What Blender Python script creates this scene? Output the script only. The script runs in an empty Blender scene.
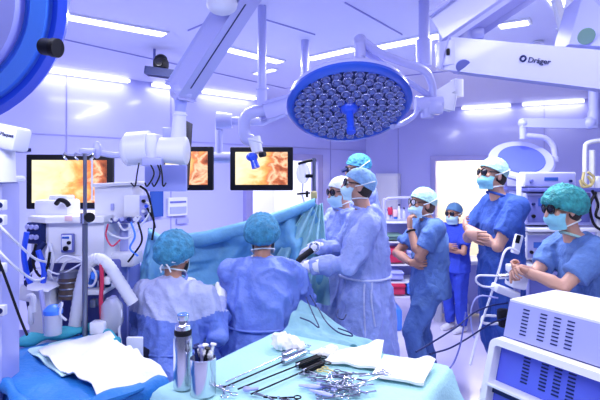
import bpy, bmesh, math, random
from mathutils import Vector, Matrix, noise, Euler
V = Vector
R = math.radians
sc = bpy.context.scene
COL = sc.collection
random.seed(7)
F, HC, HY = 500.0, 1.85, 174.0          # focal length in pixels, eye height, horizon row


def P(px, py, d):
    """the point of the room seen at (px, py) at distance d into the room"""
    return V(((px - 300) * d / F, d, HC - (py - HY) * d / F))


def PZ(px, py, z):
    return P(px, py, F * (HC - z) / (py - HY))


# ------------------------------------------------------------------ materials
def mat(name, col, rough=0.5, metal=0.0, bump=0.0, bscale=20.0, emit=0.0, ecol=None, vary=0.0, vscale=4.0,
        spec=0.5, coat=0.0, trans=0.0, alpha=1.0, sss=0.0):
    m = bpy.data.materials.new(name)
    m.use_nodes = True
    nt = m.node_tree
    b = nt.nodes['Principled BSDF']
    c = (col[0], col[1], col[2], 1)
    b.inputs['Base Color'].default_value = c
    b.inputs['Roughness'].default_value = rough
    b.inputs['Metallic'].default_value = metal
    b.inputs['Specular IOR Level'].default_value = spec
    if coat:
        b.inputs['Coat Weight'].default_value = coat
        b.inputs['Coat Roughness'].default_value = 0.08
    if trans:
        b.inputs['Transmission Weight'].default_value = trans
    if alpha < 1:
        b.inputs['Alpha'].default_value = alpha
    if emit:
        b.inputs['Emission Color'].default_value = (*(ecol or col), 1)
        b.inputs['Emission Strength'].default_value = emit
    tc = nt.nodes.new('ShaderNodeTexCoord')
    if vary or bump:
        n = nt.nodes.new('ShaderNodeTexNoise')
        n.inputs['Scale'].default_value = bscale if bump else vscale
        n.inputs['Detail'].default_value = 4
        nt.links.new(tc.outputs['Object'], n.inputs['Vector'])
        if bump:
            bp = nt.nodes.new('ShaderNodeBump')
            bp.inputs['Strength'].default_value = bump
            bp.inputs['Distance'].default_value = 0.02
            nt.links.new(n.outputs['Fac'], bp.inputs['Height'])
            nt.links.new(bp.outputs['Normal'], b.inputs['Normal'])
        if vary:
            n2 = nt.nodes.new('ShaderNodeTexNoise')
            n2.inputs['Scale'].default_value = vscale
            n2.inputs['Detail'].default_value = 3
            nt.links.new(tc.outputs['Object'], n2.inputs['Vector'])
            mx = nt.nodes.new('ShaderNodeMix')
            mx.data_type = 'RGBA'
            mx.inputs['A'].default_value = tuple(max(0, x * (1 - vary)) for x in col) + (1,)
            mx.inputs['B'].default_value = tuple(min(1, x * (1 + vary)) for x in col) + (1,)
            nt.links.new(n2.outputs['Fac'], mx.inputs['Factor'])
            nt.links.new(mx.outputs['Result'], b.inputs['Base Color'])
    return m


def screen_mat(name, seed, strength=1.0):
    """an endoscope picture: yellow fat, orange flesh, dark red folds, white glints"""
    m = bpy.data.materials.new(name)
    m.use_nodes = True
    nt = m.node_tree
    b = nt.nodes['Principled BSDF']
    b.inputs['Base Color'].default_value = (0.02, 0.02, 0.02, 1)
    b.inputs['Roughness'].default_value = 0.35
    tc = nt.nodes.new('ShaderNodeTexCoord')
    mp = nt.nodes.new('ShaderNodeMapping')
    mp.inputs['Location'].default_value = (seed, seed * 0.7, 0)
    nt.links.new(tc.outputs['Generated'], mp.inputs['Vector'])
    n = nt.nodes.new('ShaderNodeTexNoise')
    n.inputs['Scale'].default_value = 2.6
    n.inputs['Detail'].default_value = 5
    n.inputs['Distortion'].default_value = 0.5
    nt.links.new(mp.outputs['Vector'], n.inputs['Vector'])
    sx = nt.nodes.new('ShaderNodeSeparateXYZ')
    nt.links.new(tc.outputs['Generated'], sx.inputs['Vector'])
    # left of the picture pale yellow, right of it darker flesh
    ad = nt.nodes.new('ShaderNodeMath'); ad.operation = 'MULTIPLY_ADD'
    nt.links.new(sx.outputs['X'], ad.inputs[0]); ad.inputs[1].default_value = 0.55
    nm = nt.nodes.new('ShaderNodeMath'); nm.operation = 'MULTIPLY_ADD'
    nm.inputs[1].default_value = 0.9; nm.inputs[2].default_value = -0.12
    nt.links.new(n.outputs['Fac'], nm.inputs[0]); nt.links.new(nm.outputs[0], ad.inputs[2])
    rp = nt.nodes.new('ShaderNodeValToRGB')
    e = rp.color_ramp.elements
    e[0].position = 0.3; e[0].color = (1.0, 0.93, 0.62, 1)
    e[1].position = 1.0; e[1].color = (0.16, 0.03, 0.01, 1)
    for p, c in ((0.5, (1.0, 0.80, 0.42, 1)), (0.62, (0.93, 0.48, 0.12, 1)), (0.72, (0.75, 0.20, 0.06, 1)),
                 (0.80, (0.98, 0.66, 0.40, 1)), (0.88, (0.62, 0.15, 0.05, 1))):
        x = e.new(p); x.color = c
    nt.links.new(ad.outputs[0], rp.inputs['Fac'])
    nt.links.new(rp.outputs['Color'], b.inputs['Emission Color'])
    b.inputs['Emission Strength'].default_value = strength
    return m


# ------------------------------------------------------------------ mesh builder
def cr(pts, n=8):
    """smooth a polyline (Catmull-Rom)"""
    pts = [V(p) for p in pts]
    if len(pts) < 3:
        return pts
    q = [pts[0] * 2 - pts[1]] + pts + [pts[-1] * 2 - pts[-2]]
    out = []
    for i in range(1, len(q) - 2):
        for j in range(n):
            t = j / n
            a, b_, c, d = q[i - 1], q[i], q[i + 1], q[i + 2]
            out.append(0.5 * ((2 * b_) + (c - a) * t + (2 * a - 5 * b_ + 4 * c - d) * t * t + (3 * b_ - a - 3 * c + d) * t ** 3))
    out.append(pts[-1])
    return out


ORG = {}


def basis(z, x=None):
    z = V(z).normalized()
    x = V(x) if x is not None else (V((1, 0, 0)) if abs(z.x) < 0.9 else V((0, 1, 0)))
    x = (x - z * x.dot(z)).normalized()
    y = z.cross(x)
    return Matrix((x, y, z)).transposed()


class MB:
    def __init__(s):
        s.bm = bmesh.new()

    def box(s, c, size, rot=None, bev=0.0, seg=2):
        r = bmesh.ops.create_cube(s.bm, size=1.0)
        vs = r['verts']
        M = rot if rot is not None else Matrix.Identity(3)
        for v in vs:
            v.co = M @ V((v.co.x * size[0], v.co.y * size[1], v.co.z * size[2])) + V(c)
        if bev:
            es = list({e for v in vs for e in v.link_edges})
            bmesh.ops.bevel(s.bm, geom=es, offset=bev, segments=seg, profile=0.5, affect='EDGES')
        return s

    def beam(s, p0, p1, w, h, side=None, bev=0.01, taper=1.0):
        p0, p1 = V(p0), V(p1)
        B = basis(p1 - p0, side)
        L = (p1 - p0).length
        r = bmesh.ops.create_cube(s.bm, size=1.0)
        for v in r['verts']:
            t = taper if v.co.z > 0 else 1
            v.co = B @ V((v.co.x * w * t, v.co.y * h * t, v.co.z * L)) + (p0 + p1) / 2
        if bev:
            es = list({e for v in r['verts'] for e in v.link_edges})
            bmesh.ops.bevel(s.bm, geom=es, offset=bev, segments=2, profile=0.5, affect='EDGES')
        return s

    def ring(s, c, B, a, b, n):
        return [s.bm.verts.new(V(c) + B @ V((a * math.cos(2 * math.pi * i / n), b * math.sin(2 * math.pi * i / n), 0))) for i in range(n)]

    def tube(s, pts, r, n=8, side=None, cap=True, smooth=0):
        pts = [V(p) for p in pts]
        if smooth and len(pts) > 2:
            if isinstance(r, (list, tuple)):
                m = len(pts)
                rr = []
                for i in range(m - 1):
                    for j in range(smooth):
                        t = j / smooth
                        A, B_ = r[i], r[i + 1]
                        if isinstance(A, (list, tuple)):
                            rr.append((A[0] * (1 - t) + B_[0] * t, A[1] * (1 - t) + B_[1] * t))
                        else:
                            rr.append(A * (1 - t) + B_ * t)
                rr.append(r[-1])
                r = rr
            pts = cr(pts, smooth)
        m = len(pts)
        rs = list(r) if isinstance(r, (list, tuple)) else [r] * m
        rings = []
        x = V(side) if side is not None else None
        for i, p in enumerate(pts):
            t = pts[min(i + 1, m - 1)] - pts[max(i - 1, 0)]
            if t.length < 1e-9:
                t = V((0, 0, 1))
            B = basis(t, x)
            if side is None:
                x = B.col[0]
            a, b = rs[i] if isinstance(rs[i], (list, tuple)) else (rs[i], rs[i])
            rings.append(s.ring(p, B, a, b, n))
        for i in range(m - 1):
            for j in range(n):
                s.bm.faces.new((rings[i][j], rings[i][(j + 1) % n], rings[i + 1][(j + 1) % n], rings[i + 1][j]))
        if cap:
            s.bm.faces.new(rings[0][::-1])
            s.bm.faces.new(rings[-1])
        return s

    def cyl(s, p0, p1, r0, r1=None, n=20):
        return s.tube([p0, p1], [r0, r0 if r1 is None else r1], n)

    def ell(s, c, rad, rot=None, u=16, v=10):
        r = bmesh.ops.create_uvsphere(s.bm, u_segments=u, v_segments=v, radius=1.0)
        M = rot if rot is not None else Matrix.Identity(3)
        for w in r['verts']:
            w.co = M @ V((w.co.x * rad[0], w.co.y * rad[1], w.co.z * rad[2])) + V(c)
        return s

    def lathe(s, prof, c=(0, 0, 0), axis=(0, 0, 1), n=32):
        B = basis(axis)
        c = V(c)
        rings = []
        for r, z in prof:
            if r < 1e-6:
                rings.append([s.bm.verts.new(c + B @ V((0, 0, z)))])
            else:
                rings.append(s.ring(c + B @ V((0, 0, z)), B, r, r, n))
        for a, b in zip(rings, rings[1:]):
            for j in range(n):
                k = (j + 1) % n
                if len(a) == 1 and len(b) == 1:
                    continue
                if len(a) == 1:
                    s.bm.faces.new((a[0], b[k], b[j]))
                elif len(b) == 1:
                    s.bm.faces.new((a[j], a[k], b[0]))
                else:
                    s.bm.faces.new((a[j], a[k], b[k], b[j]))
        return s

    def torus(s, c, axis, R_, r, n=24, m=8, a0=0, a1=360, x=None):
        B = basis(axis, x)
        N = n if a1 - a0 >= 360 else n + 1
        pts = [V(c) + B @ V((R_ * math.cos(R(a0 + (a1 - a0) * i / n)), R_ * math.sin(R(a0 + (a1 - a0) * i / n)), 0)) for i in range(N)]
        if a1 - a0 >= 360:
            pts.append(pts[0].copy())
        return s.tube(pts, r, m, side=axis, cap=a1 - a0 < 360)

    def prism(s, pts, vec):
        a = [s.bm.verts.new(V(p)) for p in pts]
        b = [s.bm.verts.new(V(p) + V(vec)) for p in pts]
        n = len(a)
        s.bm.faces.new(a[::-1]); s.bm.faces.new(b)
        for i in range(n):
            s.bm.faces.new((a[i], a[(i + 1) % n], b[(i + 1) % n], b[i]))
        return s

    def grid(s, fn, nu, nv, thick=0.004, closed=False):
        g = [[s.bm.verts.new(V(fn(i / nu, j / nv))) for j in range(nv + 1)] for i in range(nu + (0 if closed else 1))]
        fs = []
        for i in range(nu):
            for j in range(nv):
                k = (i + 1) % len(g)
                try:
                    fs.append(s.bm.faces.new((g[i][j], g[k][j], g[k][j + 1], g[i][j + 1])))
                except ValueError:
                    pass
        if thick:
            s.bm.normal_update()
            vs = [v for row in g for v in row]
            up_ = {v: s.bm.verts.new(v.co + v.normal * thick) for v in vs}
            border = [e for e in {e for f in fs for e in f.edges} if len(e.link_faces) == 1]
            loops = [[v for v in f.verts] for f in fs]
            for q in loops:
                s.bm.faces.new([up_[v] for v in reversed(q)])
            for e in border:
                a, b = e.verts
                s.bm.faces.new((a, b, up_[b], up_[a]))
        return s

    def raw(s):
        me = bpy.data.meshes.new('m')
        bmesh.ops.recalc_face_normals(s.bm, faces=s.bm.faces[:])
        s.bm.to_mesh(me)
        s.bm.free()
        return me

    def build(s, name, m, parent=None, smooth=True, angle=40, voxel=None, relax=3, wrinkle=None, extra=None, kind=None, label=None):
        me = s.raw()
        if voxel:
            me = remesh(me, voxel, relax)
        if wrinkle:
            wr(me, wrinkle)
        if extra is not None:
            bm = bmesh.new(); bm.from_mesh(me)
            me2 = extra.raw(); bm.from_mesh(me2)
            bm.to_mesh(me); bm.free()
        return link(name, me, m, parent, smooth, angle, kind, label)


def link(name, me, m, parent=None, smooth=True, angle=40, kind=None, label=None):
    org = ORG.get(parent.name) if parent is not None else None
    if parent is None:
        lo = V((min(v.co.x for v in me.vertices), min(v.co.y for v in me.vertices), min(v.co.z for v in me.vertices)))
        hi = V((max(v.co.x for v in me.vertices), max(v.co.y for v in me.vertices), max(v.co.z for v in me.vertices)))
        org = V(((lo.x + hi.x) / 2, (lo.y + hi.y) / 2, lo.z))
    if org is None:
        org = V((0, 0, 0))
    me.transform(Matrix.Translation(-org))
    if smooth:
        for p in me.polygons:
            p.use_smooth = True
        me.set_sharp_from_angle(angle=R(angle))
    me.materials.clear()
    me.materials.append(m)
    o = bpy.data.objects.new(name, me)
    me.name = name
    COL.objects.link(o)
    if parent is not None:
        o.parent = parent
    else:
        o.location = org
    ORG[o.name] = org
    if kind:
        o['kind'] = kind
    if label:
        o['label'] = label
    return o


def remesh(me, voxel, relax=3):
    o = bpy.data.objects.new('tmp', me)
    COL.objects.link(o)
    md = o.modifiers.new('r', 'REMESH'); md.mode = 'VOXEL'; md.voxel_size = voxel
    if relax:
        sm = o.modifiers.new('s', 'SMOOTH'); sm.iterations = relax; sm.factor = 0.5
    dg = bpy.context.evaluated_depsgraph_get()
    out = bpy.data.meshes.new_from_object(o.evaluated_get(dg))
    bpy.data.objects.remove(o)
    return out


def wr(me, w):
    """cloth folds: push the surface along its normals with stretched noise. w = (amp, scale vector, seed)"""
    amp, sv, seed = w
    off = V((seed * 3.1, seed * 1.7, seed * 2.3))
    nr = [v.normal.copy() for v in me.vertices]
    for v, n in zip(me.vertices, nr):
        c = V((v.co.x * sv[0], v.co.y * sv[1], v.co.z * sv[2])) + off
        c = c + V((noise.noise(c * .6), noise.noise(c * .6 + V((9, 2, 4))), noise.noise(c * .6 + V((3, 8, 1))))) * .7
        a = 1 - abs(noise.noise(c)) * 2.4
        a = a * a if a > 0 else 0
        b = 1 - abs(noise.noise(c * 1.9 + V((5, 1, 2)))) * 2.4
        b = b * b if b > 0 else 0
        h = a * 1.0 + b * .35 - .5
        v.co += n * amp * h


def thing(name, label, cat, loc=(0, 0, 0), rotz=0.0, group=None, local=False):
    o = bpy.data.objects.new(name, None)
    o.empty_display_size = 0.1
    COL.objects.link(o)
    o.location = V(loc)
    o.rotation_euler = (0, 0, rotz)
    o['label'] = label
    o['category'] = cat
    if group:
        o['group'] = group
    ORG[o.name] = V((0, 0, 0)) if local else V(loc)
    return o


def tag(o, label, cat, group=None, kind=None):
    o['label'] = label
    o['category'] = cat
    if group:
        o['group'] = group
    if kind:
        o['kind'] = kind
    return o


def dup(root, loc, rotz=0.0, label=None, group=None):
    def cp(o, par):
        c = o.copy()
        COL.objects.link(c)
        if par is not None:
            c.parent = par
        for ch in list(o.children):
            cp(ch, c)
        return c
    r = cp(root, None)
    r.location = V(loc)
    r.rotation_euler = (0, 0, rotz)
    if label:
        r['label'] = label
    if group:
        r['group'] = group
    return r


def text_mesh(txt, size, M, depth=0.002):
    cu = bpy.data.curves.new('t', 'FONT')
    cu.body = txt
    cu.size = size
    cu.extrude = depth
    cu.align_x = 'CENTER'
    cu.align_y = 'CENTER'
    o = bpy.data.objects.new('t', cu)
    COL.objects.link(o)
    dg = bpy.context.evaluated_depsgraph_get()
    me = bpy.data.meshes.new_from_object(o.evaluated_get(dg))
    bpy.data.objects.remove(o)
    me.transform(M)
    return me


# palette
m_wall = mat('wall_panel', (0.54, 0.55, 1.0), 0.2, spec=0.5, coat=0.3, vary=0.03, vscale=1.0)
m_ceil = mat('ceiling_paint', (0.74, 0.75, 1.0), 0.5, vary=0.02)
m_floor = mat('floor_vinyl', (0.76, 0.72, 0.97), 0.25, vary=0.04, vscale=1.2, coat=0.2)
m_seam = mat('seam', (0.36, 0.36, 0.75), 0.5)
m_frame = mat('door_frame', (0.40, 0.38, 0.72), 0.35, metal=0.2)
m_cream = mat('cream_wall', (0.93, 0.88, 0.68), 0.6, vary=0.03)
m_white = mat('white_plastic', (0.80, 0.81, 0.93), 0.35, vary=0.02)
m_white2 = mat('warm_white_plastic', (0.86, 0.86, 0.92), 0.4, vary=0.02)
m_lav = mat('lavender_enamel', (0.40, 0.42, 0.82), 0.35, vary=0.06)
m_lavd = mat('dark_lavender_enamel', (0.14, 0.16, 0.52), 0.4, vary=0.04)
m_boom = mat('boom_enamel', (0.50, 0.51, 0.88), 0.3, coat=0.3)
m_blue = mat('saturated_blue', (0.02, 0.09, 0.85), 0.3, coat=0.4)
m_blue2 = mat('light_blue_plastic', (0.07, 0.26, 1.0), 0.35)
m_blue3 = mat('pale_blue_plastic', (0.42, 0.46, 1.0), 0.35)
m_navy = mat('navy_plastic', (0.010, 0.02, 0.12), 0.45, spec=0.25)
m_black = mat('black_plastic', (0.008, 0.008, 0.014), 0.5, spec=0.25)
m_steel = mat('steel', (0.66, 0.69, 0.76), 0.22, metal=1.0)
m_steeld = mat('dark_steel', (0.25, 0.27, 0.36), 0.35, metal=0.9)
m_chrome = mat('chrome', (0.82, 0.84, 0.9), 0.12, metal=1.0)
m_light = mat('lamp_diffuser', (1, 1, 1), 0.5, emit=3.0, ecol=(0.97, 0.97, 1.0))
m_cove = mat('cove_diffuser', (1, 1, 1), 0.5, emit=2.0, ecol=(0.93, 0.94, 1.0))
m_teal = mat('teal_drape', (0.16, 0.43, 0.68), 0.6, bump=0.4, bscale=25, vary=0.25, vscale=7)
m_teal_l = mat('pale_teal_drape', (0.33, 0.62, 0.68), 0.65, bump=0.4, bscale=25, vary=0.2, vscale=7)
m_bluebag = mat('blue_drape', (0.02, 0.20, 0.62), 0.5, bump=0.3, bscale=40, vary=0.12, vscale=6)
m_tealrim = mat('green_teal_drape', (0.05, 0.42, 0.55), 0.6, bump=0.25, bscale=50, vary=0.1, vscale=8)
m_paper = mat('white_cloth', (0.88, 0.88, 0.92), 0.8, bump=0.15, bscale=80)
m_scrub = mat('blue_scrubs', (0.035, 0.10, 0.44), 0.8, bump=0.6, bscale=28, vary=0.3, vscale=9)
m_scrub2 = mat('steel_blue_scrubs', (0.10, 0.20, 0.50), 0.8, bump=0.6, bscale=28, vary=0.35, vscale=9)
m_scrub3 = mat('royal_blue_scrubs', (0.03, 0.07, 0.60), 0.8, bump=0.6, bscale=28, vary=0.3, vscale=9)
m_gown = mat('blue_gown', (0.17, 0.26, 0.80), 0.5, bump=0.7, bscale=22, vary=0.35, vscale=7)
m_gown2 = mat('pale_blue_gown', (0.30, 0.37, 0.82), 0.5, bump=0.7, bscale=22, vary=0.3, vscale=7)
m_collar = mat('pale_gown_yoke', (0.50, 0.54, 0.90), 0.6, bump=0.6, bscale=24, vary=0.25, vscale=6)
m_capt = mat('teal_cap', (0.05, 0.27, 0.46), 0.7, bump=0.9, bscale=45, vary=0.8, vscale=28)
m_capb = mat('light_blue_cap', (0.25, 0.46, 0.74), 0.7, bump=0.6, bscale=45, vary=0.3, vscale=20)
m_capm = mat('mint_cap', (0.42, 0.70, 0.64), 0.7, bump=0.6, bscale=45, vary=0.3, vscale=20)
m_capg = mat('green_cap', (0.035, 0.33, 0.34), 0.7, bump=0.9, bscale=45, vary=0.8, vscale=28)
m_capw = mat('white_cap', (0.80, 0.86, 0.90), 0.7, bump=0.3, bscale=70)
m_capd = mat('slate_cap', (0.10, 0.24, 0.46), 0.7, bump=0.3, bscale=70, vary=0.15, vscale=20)
m_mask = mat('pale_mask', (0.48, 0.72, 0.86), 0.7, bump=0.2, bscale=90)
m_maskt = mat('teal_mask', (0.25, 0.62, 0.75), 0.7, bump=0.2, bscale=90)
m_glove = mat('white_glove', (0.84, 0.84, 0.93), 0.5)
m_skin = mat('skin', (0.52, 0.26, 0.18), 0.5, bump=0.1, bscale=60, vary=0.06, vscale=15)
m_skin2 = mat('fair_skin', (0.60, 0.33, 0.25), 0.5, bump=0.1, bscale=60, vary=0.06, vscale=15)
m_hair = mat('dark_hair', (0.025, 0.016, 0.014), 0.6, bump=0.4, bscale=120)
m_hairb = mat('brown_hair', (0.09, 0.05, 0.03), 0.6, bump=0.4, bscale=120)
m_eye = mat('eye_white', (0.85, 0.85, 0.85), 0.2)
m_lens = mat('dark_lens', (0.01, 0.01, 0.02), 0.08)
m_brown = mat('soda_lime_brown', (0.10, 0.07, 0.06), 0.4, vary=0.3, vscale=30)
m_red = mat('red_plastic', (0.62, 0.03, 0.10), 0.35)
m_yel = mat('straw_tubing', (0.62, 0.52, 0.22), 0.4)
m_green = mat('dull_green', (0.16, 0.30, 0.26), 0.4)
m_clear = mat('clear_plastic', (0.75, 0.78, 0.95), 0.1, alpha=0.45)
m_screenA = screen_mat('endoscope_picture_a', 0.30, 1.15)
m_screenB = screen_mat('endoscope_picture_b', 1.70, 1.15)
m_screenC = screen_mat('endoscope_picture_c', 2.90, 1.15)
m_bsc = mat('blue_screen', (0.02, 0.05, 0.25), 0.2, emit=0.35, ecol=(0.05, 0.15, 0.8))
m_glossb = mat('glossy_blue_panel', (0.10, 0.13, 0.78), 0.25, coat=0.4)
m_pinkw = mat('pale_pink', (0.80, 0.55, 0.62), 0.6)
# ------------------------------------------------------------------ camera, world
cd = bpy.data.cameras.new('camera')
co = bpy.data.objects.new('camera', cd)
COL.objects.link(co)
cd.sensor_width = 36
cd.lens = 36 * F / 600
cd.shift_y = -(200 - HY) / 600
cd.clip_start = 0.05
co.location = (0, 0, HC)
co.rotation_euler = (R(90), 0, 0)
sc.camera = co
w = bpy.data.worlds.new('world')
sc.world = w
w.use_nodes = True
w.node_tree.nodes['Background'].inputs['Color'].default_value = (0.48, 0.52, 1.0, 1)
w.node_tree.nodes['Background'].inputs['Strength'].default_value = 0.26
vs = sc.view_settings
vs.view_transform = 'Standard'; vs.look = 'None'; vs.gamma = 1.0; vs.exposure = 0.13; vs.use_curve_mapping = False

# ------------------------------------------------------------------ room
ZC = 3.0
WC = V((1.236, 9.36, 0))                     # far corner
WL = V((-6.0, 2.163, 0))                      # left wall runs from the corner towards here
WR = V((8.5, 5.42, 0))
def along(a, b, t): return a + (b - a) * t
tL = (WL - WC).normalized(); tR = (WR - WC).normalized()
nL = V((-tL.y, tL.x, 0)); nL = nL if nL.dot(V((0, 0, 0)) - WC) > 0 else -nL   # into the room
nR = V((-tR.y, tR.x, 0)); nR = nR if nR.dot(V((0, 0, 0)) - WC) > 0 else -nR
LL = (WL - WC).length; LR = (WR - WC).length

def wallpiece(mb, base, t, n, a, b, z0, z1, th=0.12):
    p = [base + t * a, base + t * b, base + t * b - n * th, base + t * a - n * th]
    mb.prism([V((q.x, q.y, z0)) for q in p], (0, 0, z1 - z0))

# doorway spans along each wall (distance from the far corner)
def hit(base, t, px):
    k = (px - 300) / F
    # base + t*s : x = k*y
    return (k * base.y - base.x) / (t.x - k * t.y)

dL0, dL1 = hit(WC, tL, 317), hit(WC, tL, 246)
dR0, dR1 = hit(WC, tR, 434), hit(WC, tR, 505)
DH = 2.08
m = MB()
wallpiece(m, WC, tL, nL, 0, dL0, 0, ZC); wallpiece(m, WC, tL, nL, dL1, LL, 0, ZC); wallpiece(m, WC, tL, nL, dL0, dL1, DH, ZC)
m.build('wall_left', m_wall, kind='structure', smooth=False)
m = MB()
wallpiece(m, WC, tR, nR, 0, dR0, 0, ZC); wallpiece(m, WC, tR, nR, dR1, LR, 0, ZC); wallpiece(m, WC, tR, nR, dR0, dR1, DH, ZC)
m.build('wall_right', m_wall, kind='structure', smooth=False)
m = MB()
for pts in ([(-6.5, -1.5), (8.8, -1.5), (8.8, 13.0), (-6.5, 13.0)],):
    m.prism([V((x, y, -0.1)) for x, y in pts], (0, 0, 0.1))
m.build('floor', m_floor, kind='structure', smooth=False)
m = MB()
m.prism([V((-6.1, 0.2, ZC)), V((8.6, 0.2, ZC)), V((WR.x + .1, WR.y + .1, ZC)), V((WC.x, WC.y + .15, ZC)), V((WL.x - .1, WL.y, ZC))], (0, 0, 0.1))
m.build('ceiling', m_ceil, kind='structure', smooth=False)
# dropped bulkhead along the walls, ring seam and panel seams
def zc(p, z): return V((p.x, p.y, z))
m = MB()
for a in (1.0, 2.6, 4.1, 5.4):
    if not dL0 - .05 < a < dL1 + .05:
        m.box(zc(WC + tL * a + nL * 0.004, ZC / 2), (0.012, 0.012, ZC), basis((0, 0, 1), tL))
m.beam(zc(WC + nL * .006, 2.28), zc(WC + tL * LL + nL * .006, 2.28), 0.012, 0.02, (0, 0, 1), 0)
m.build('trim_1', m_seam, kind='structure', smooth=False)
m = MB()
for a in (0.62, 3.0, 4.3):
    m.box(zc(WC + tR * a + nR * 0.004, ZC / 2), (0.012, 0.012, ZC), basis((0, 0, 1), tR))
m.build('trim_2', m_seam, kind='structure', smooth=False)
m = MB()
for px0, py0, px1, py1 in ((60, 38, 285, 88), (285, 88, 455, 70), (62, 2, 100, -14), (345, 2, 402, 34), (262, 18, 315, 34), (188, 30, 214, 19)):
    a, b = [V(((px - 300) * 575 / F / (174 - py), 575 / (174 - py), ZC - .004)) for px, py in ((px0, py0), (px1, py1))]
    m.beam(a, b, 0.012, 0.008, (0, 0, 1), 0)
m.build('trim_3', m_seam, kind='structure', smooth=False)
m = MB()
m.beam(zc(WC + tL * dL1 + nL * .02, .06), zc(WC + tL * LL + nL * .02, .06), 0.12, 0.03, (0, 0, 1), 0.004)
m.build('baseboard_left', m_lavd, kind='structure', smooth=False)
m = MB()
m.beam(zc(WC + nR * .02, .06), zc(WC + tR * dR0 + nR * .02, .06), 0.12, 0.03, (0, 0, 1), 0.004)
m.beam(zc(WC + tR * dR1 + nR * .02, .06), zc(WC + tR * LR + nR * .02, .06), 0.12, 0.03, (0, 0, 1), 0.004)
m.build('baseboard_right', m_lavd, kind='structure', smooth=False)

def doorway(n_, base, t, nn, a, b, jw=0.09):
    m = MB()
    for s in (a, b):
        q = base + t * s + nn * 0.0
        m.box(zc(q, DH / 2), (jw, 0.16, DH), basis((0, 0, 1), t), 0.008)
    q = base + t * ((a + b) / 2)
    m.box(zc(q, DH + 0.04), (abs(b - a) + jw, 0.16, 0.09), basis((0, 0, 1), t), 0.008)
    return m.build('door_%d' % n_, m_frame, kind='structure', smooth=False)

doorway(1, WC, tL, nL, dL0, dL1, 0.11)
doorway(2, WC, tR, nR, dR0, dR1)
# the rooms beyond the doorways, lit by their own lamps
def backroom(n_, base, t, nn, a, b, dep, mm):
    m = MB()
    A, B_ = base + t * (a - .5) - nn * .13, base + t * (b + .5) - nn * .13
    wallpiece(m, base - nn * dep, t, nn, a - .6, b + .6, 0, 2.7)
    for s in (a - .5, b + .5):
        p = base + t * s
        m.beam(zc(p - nn * .13, 1.35), zc(p - nn * dep, 1.35), 2.7, .08, (0, 0, 1), 0)
    m.beam(zc(base + t * ((a + b) / 2) - nn * .13, 2.74), zc(base + t * ((a + b) / 2) - nn * dep, 2.74), abs(b - a) + 1.1, .08, t, 0)
    m.build('wall_beyond_%d' % n_, mm, kind='structure', smooth=False)
    q = base + t * ((a + b) / 2) - nn * dep * 0.5
    return V((q.x, q.y, 2.5))

lamps = []
def light(name, kind, loc, power, col, size=None, size_y=None, aim=None, spread=None, radius=0.2):
    l = bpy.data.lights.new(name, kind)
    l.energy = power
    l.color = col
    if kind == 'AREA':
        l.shape = 'RECTANGLE'; l.size = size; l.size_y = size_y or size
        if spread: l.spread = R(spread)
    else:
        l.shadow_soft_size = radius
    o = bpy.data.objects.new(name, l)
    COL.objects.link(o)
    o.location = loc
    if aim is not None:
        o.rotation_euler = V(aim).to_track_quat('-Z', 'Y').to_euler()
    return o

q = backroom(1, WC, tL, nL, dL0, dL1, 1.6, m_white2)
light('lamp_beyond_left', 'POINT', q, 45, (0.97, 0.97, 1.0))
q = backroom(2, WC, tR, nR, dR0, dR1, 1.6, m_cream)
light('lamp_beyond_right', 'POINT', q, 60, (1.0, 0.97, 0.88))

# ------------------------------------------------------------------ ceiling lights
def cpt(px, py, z=ZC):
    d = F * (z - HC) / (HY - py)
    return V(((px - 300) * d / F, d, z))

def strip(px0, py0, px1, py1, label, wid=0.09, power=30):
    a, b = cpt(px0, py0), cpt(px1, py1)
    c = (a + b) / 2
    t = thing('ceiling_light', label, 'ceiling light', c, group='linear ceiling lights')
    d = (b - a).normalized(); s = V((-d.y, d.x, 0))
    L = (b - a).length
    f = MB()
    for k in (-1, 1):
        f.beam(a + s * k * (wid / 2 + .01) - V((0, 0, .008)), b + s * k * (wid / 2 + .01) - V((0, 0, .008)), .016, .016, (0, 0, 1), 0)
    f.beam(a - V((0, 0, .007)), b - V((0, 0, .007)), wid, .014, s, 0)
    f.build('frame', m_white, t, smooth=False)
    for k in (-1, 1):
        g = MB()
        g.beam(a + d * .02 + s * k * wid * .26 - V((0, 0, .018)), b - d * .02 + s * k * wid * .26 - V((0, 0, .018)), wid * .36, .012, s, 0.003)
        g.build('tube', m_light, t, smooth=False)
    lt = light('strip_light', 'AREA', c - V((0, 0, .04)), power, (0.90, 0.915, 1.0), L * .95, wid, (0, 0, -1))
    lt.rotation_euler = (0, 0, math.atan2(d.y, d.x))
    return t

strip(58, 13, 166, 33, 'long ceiling light strip right of the near blue lamp disc', 0.10, 26.9)
strip(197, 40, 281, 61, 'ceiling light strip crossed by the slanted white boom', 0.10, 26.9)
strip(308, 58, 356, 47, 'short ceiling light strip ending at the round surgical lamp mount', 0.11, 20.2)
strip(374, 47, 442, 33.5, 'ceiling light strip between the lamp mount and the heavy right beam', 0.13, 26.9)
strip(497, 25, 531, 20, 'ceiling light strip above the lettered beam at right', 0.12, 20.2)
strip(255, 73, 275, 68, 'smallest ceiling light bar, in the outer ceiling left of the round lamp', 0.07, 5.4)
strip(552, -8, 566, 11, 'bright ceiling light beside the upper right boom wedge', 0.09, 10.1)
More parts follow.
